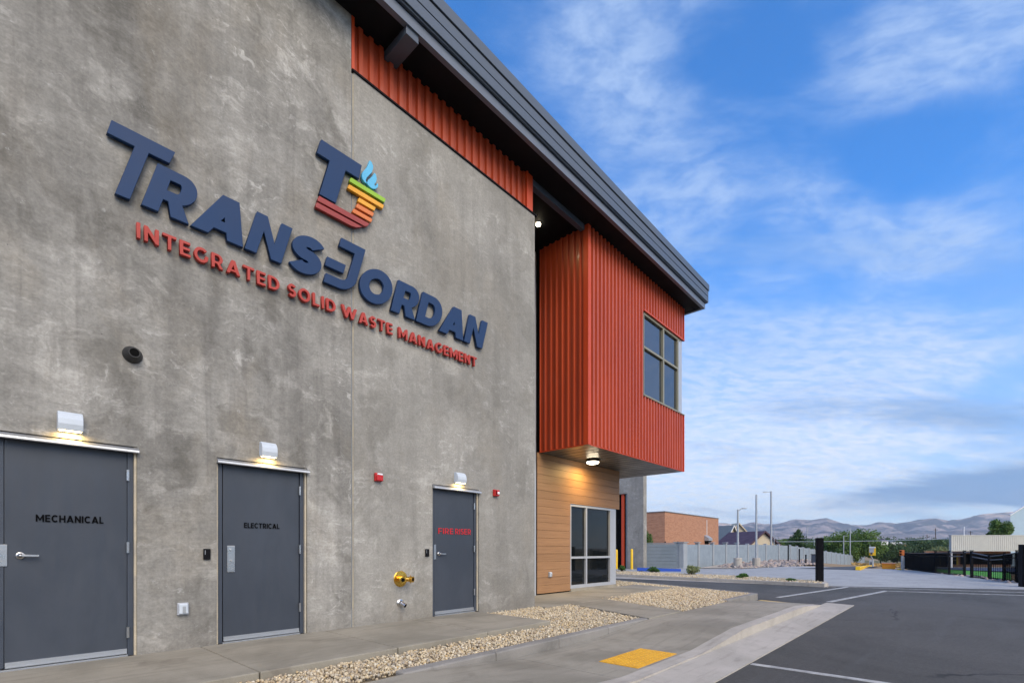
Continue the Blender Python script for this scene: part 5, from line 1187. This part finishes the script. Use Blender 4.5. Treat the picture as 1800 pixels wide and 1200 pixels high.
ttree(1577,956,989,44,225,'broadleaf_tree',L_dark,'dark tree behind the orange block',n=6000,seed=9,low=.02)
ttree(1617,943,989,76,230,'broadleaf_tree',L_dark,'wide dark tree behind the left part of the black fence',n=11000,seed=10,low=.02,clumps=50)
ttree(1662,948,989,44,240,'broadleaf_tree',L_dark,'dark tree beside the pavilion, behind the olive shrub',n=6000,seed=12,low=.02)
ttree(1651,956,998,46,100,'olive_shrub',L_olive,'pale olive shrub left of the pavilion',n=8000,seed=13,low=.0,cat='shrub')
ttree(1757,912,985,42,84,'broadleaf_tree',L_mid,'tree against the pale building above the pavilion roof',n=9000,seed=14,low=.2,clumps=40)
ttree(1312,952,990,44,130,'broadleaf_tree',L_mid,'green tree at the right end of the plum roofed house',n=3500,seed=15) if False else None
for k,(x,y,w,lb) in enumerate(((1362,944,34,'roundish green tree right of the tallest lamp post'),(1378,943,30,'green tree between the lamp post and the conifer'),(1340,950,22,'green tree half hidden by the plum roof'),(1432,946,24,'green tree just left of the black post'))):
    ttree(x+4,y,985,w,118+6*k,'broadleaf_tree',L_mid,lb,n=4500,seed=20+k,low=.03)
ttree(1137,930,975,22,47,'flowering_shrub',L_bush,'leafy shrub with white blossom behind the slatted gate',n=2200,ls=.07,seed=31,cat='shrub',low=.05)
# far wooded belt across the valley
def belt(x0,x1,D,yb,h0,n,lab,lf,seed):
    g_=np.random.default_rng(seed); pts=[]
    for i in range(n):
        x=g_.uniform(x0,x1); r_=g_.uniform(4,10)*D/300; c_=np.array(dp(x,yb,D*g_.uniform(.92,1.12))); c_[2]+=0
        m_=120; d=g_.normal(size=(m_,3)); d/=np.linalg.norm(d,axis=1)[:,None]; hh=g_.uniform(.5,1)*h0*D/FPX
        pts.append(c_+d*(g_.uniform(0,1,(m_,1))**.4)*np.array([r_,r_,hh/2])+np.array([0,0,hh/2]))
    solo('far_trees',leafmesh(np.concatenate(pts),D/FPX*1.3,lf,'far_trees'),lf,lab,'trees',kind='stuff')
belt(1270,2000,300,964,24,230,'belt of far off trees across the valley',L_dark,41)
belt(1250,2100,700,957,13,260,'thin line of the farthest trees below the mountains',L_dark,42)
belt(1500,1800,230,974,30,90,'darker wood beyond the dry field',L_dark,43)
# far little houses
for k,(x,y,w,h,lb,m_,r_) in enumerate(((1546,951.5,12,4.5,'tiny far house with a dark roof above the kiosk',M_white2,M_purple),(1560,953,10,4,'tiny far white house left of the dark trees',M_white2,M_greyroof),(1575,958,17,6,'far reddish shed between two trees',M_brick,M_beigemetal),(1660,962,14,5,'far house with grey roof near the pavilion',M_beige,M_purple))):
    D=210+10*k; vb=vbox(x-w/2,x+w/2,y-h*.4,y+h*1.3,-3,3,D); t=thing('house',dp(x,y+h,D),lb,'house')
    part('wall',vb,m_,t); q=D/FPX; c_=Vector(dp(x,y-h*.4,D)); a=c_-rt*(w/2+.6)*q; b=c_+rt*(w/2+.6)*q
    part('roof',Geo().add([tuple(a-fwd*3.5),tuple(b-fwd*3.5),tuple(b+fwd*3.5),tuple(a+fwd*3.5),tuple(a+UP*h*.6*q),tuple(b+UP*h*.6*q)],[(0,1,5,4),(3,4,5,2),(0,4,3),(1,2,5),(0,3,2,1)]),r_,t)
# utility poles and cable
for k,(x,y0,D,lb) in enumerate(((1644.5,928,260,'tallest far utility pole on the skyline'),(1629.5,939,280,'shorter far utility pole left of the tallest'),(1541,940,270,'far utility pole above the kiosk'),(1706,933,260,'far utility pole above the pavilion roof'))):
    a=Vector(dp(x,966,D)); h=(966-y0)*D/FPX; t=thing('utility_pole',a,lb,'utility pole','far utility poles')
    part('pole',Geo().cyl(a,a+UP*h,.22,.16,8),M_bark,t); part('crossarm',Geo().beam(a+UP*h*.93-rt*1.2,a+UP*h*.93+rt*1.2,.15,.15),M_bark,t)
t=thing('overhead_cable',dp(1400,952,70),'long pale cable strung low across the trees to the pavilion','cable')
g=Geo(); prev=None
for i in range(25):
    k=i/24; x=1365+(1673-1365)*k; y=951.5-5.5*k+1.6*math.sin(math.pi*k); p_=Vector(dp(x,y,82-22*k))
    if prev: g.cyl(prev,p_,.035,n=6,caps=False)
    prev=p_
part('wire',g,M_white2,t)
# shrubs on the island
def shrub(x,y,wpx,hpx,label,seed,flowers=False,n=900):
    a=gz(x,y,-.11); D=a[0]*ca+a[1]*sa; s_=D/FPX; t=thing('shrub',a,label,'shrub','small shrubs on the gravel island')
    pts,_c=crown_points(n,wpx*s_/2,hpx*s_/2,hpx*s_/2,14,seed,.42); pts+=np.array(a); lf_=L_olive if flowers else L_bush; part('foliage',leafmesh(pts,.035,lf_,'foliage'),lf_,t)
    g=Geo(); 
    for i in range(5): g.cyl(Vector(a)-UP*.02,Vector(a)+Vector(_c[i]),.012,.005,5)
    part('stems',g,M_bark,t)
    if flowers: part('blossom',leafmesh(pts[::60]+np.array([0,0,.03]),.03,M_blossom,'blossom'),M_blossom,t)
shrub(1150,1006,22,11,'small low shrub on the island, right of the yellow bollard',51); shrub(1217,1010,26,17,'largest shrub on the gravel island, with loose twigs',52,True,1300)
shrub(1304,1016,20,9,'rounded low green shrub in the middle of the island',53); shrub(1391,1021,18,5,'flattest green shrub on the island near the black post',54)
shrub(1093,1005,12,12,'small shrub beside the orange door track',55)
# dry grass field beyond the far drive
n=26000; xs_=RNG.uniform(1500,1600,n); ys_=RNG.uniform(983,996,n); G_=[]
for k in range(0,n,4):
    r_=ray(xs_[k],ys_[k]); D_=RNG.uniform(72,190); X=r_[0]*D_; Y=r_[1]*D_; G_.append((X,Y,th(X,Y)+.1))
solo('dry_grass',leafmesh(np.array(G_),.42,L_dry,'dry_grass'),L_dry,'tall dry yellow grass beyond the end of the drive','grass',kind='stuff')
# mountains
RID=[(-1500,900),(0,905),(900,915),(1131,915),(1200,919),(1263,916.5),(1285,919.5),(1300,921),(1322,917),(1345,920.5),(1372,917),(1398,911.5),(1425,914),(1452,907.5),(1478,915),(1500,919.5),(1522,920),(1545,915.5),(1575,920),(1598,917),(1628,911),(1642,909),(1665,914),(1690,913),(1712,905.5),(1740,901),(1776,899.5),(1830,897),(1900,905),(2100,890),(2600,905),(4200,900)]
def mountains():
    vs=[];fs=[]; xs=np.arange(-400,3200,5.5); ds=np.concatenate([np.linspace(3400,9400,74)]); 
    R1=np.interp(xs,[q_[0] for q_ in RID],[q_[1] for q_ in RID]); R2=np.interp(xs,[-400,1100,1290,1400,1500,1560,1620,1700,1800,2400,3200],[935,935,936,929,931,934,930,926,920,925,930])
    for j,d in enumerate(ds):
        for i,x in enumerate(xs):
            X,Y,_=dp(x,HY,d)
            n=mnoise.fractal(Vector((X*.0011,Y*.0011,0)),1.0,2.1,6); n2=mnoise.fractal(Vector((X*.0035,Y*.0035,5)),.9,2.1,4)
            t1=min(1,max(0,(d-3400)/4800)); t1=t1*t1*(3-2*t1); H1=(HY-R1[i])*8200/FPX+EYE
            t2=max(0,1-abs(d-5600)/1500); t2=t2*t2*(3-2*t2); H2=(HY-R2[i])*5600/FPX
            drop=max(0,(d-8200)/1200)
            zz_=max(H1*(t1**2.2),H2*t2*.97)*(1-.25*drop)
            amp=min(1,(d-3400)/1500)*(1-.55*math.exp(-((d-8200)/500)**2))
            z=12+zz_+(n*75+n2*45-70)*amp*(.35+.65*t1)
            # a sight line must not rise above the skyline
            z=min(z,EYE+(HY-R1[i]+1.6*mnoise.fractal(Vector((x*.045,1.3,0)),.9,2.1,4))*d/FPX+n2*12)
            vs.append((X,Y,z))
    nx=len(xs)
    for j in range(len(ds)-1):
        for i in range(nx-1): fs.append((j*nx+i,j*nx+i+1,(j+1)*nx+i+1,(j+1)*nx+i))
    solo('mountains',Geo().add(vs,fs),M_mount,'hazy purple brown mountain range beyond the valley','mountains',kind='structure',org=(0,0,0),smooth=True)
mountains()
# haze
HAZE=True
if HAZE:
    m=bpy.data.materials.new('haze'); m.use_nodes=True; T=NT(m.node_tree); T.n.clear(); v=T.new('ShaderNodeVolumePrincipled'); v.inputs['Color'].default_value=(.80,.90,1,1); v.inputs['Density'].default_value=.00007; v.inputs['Anisotropy'].default_value=.2
    T.l.new(v.outputs[0],T.new('ShaderNodeOutputMaterial').inputs['Volume'])
    solo('haze',Geo().box(-3000,10500,-4000,10500,-14,760),m,'thin blue air over the whole valley','haze',kind='stuff',org=(0,0,0))
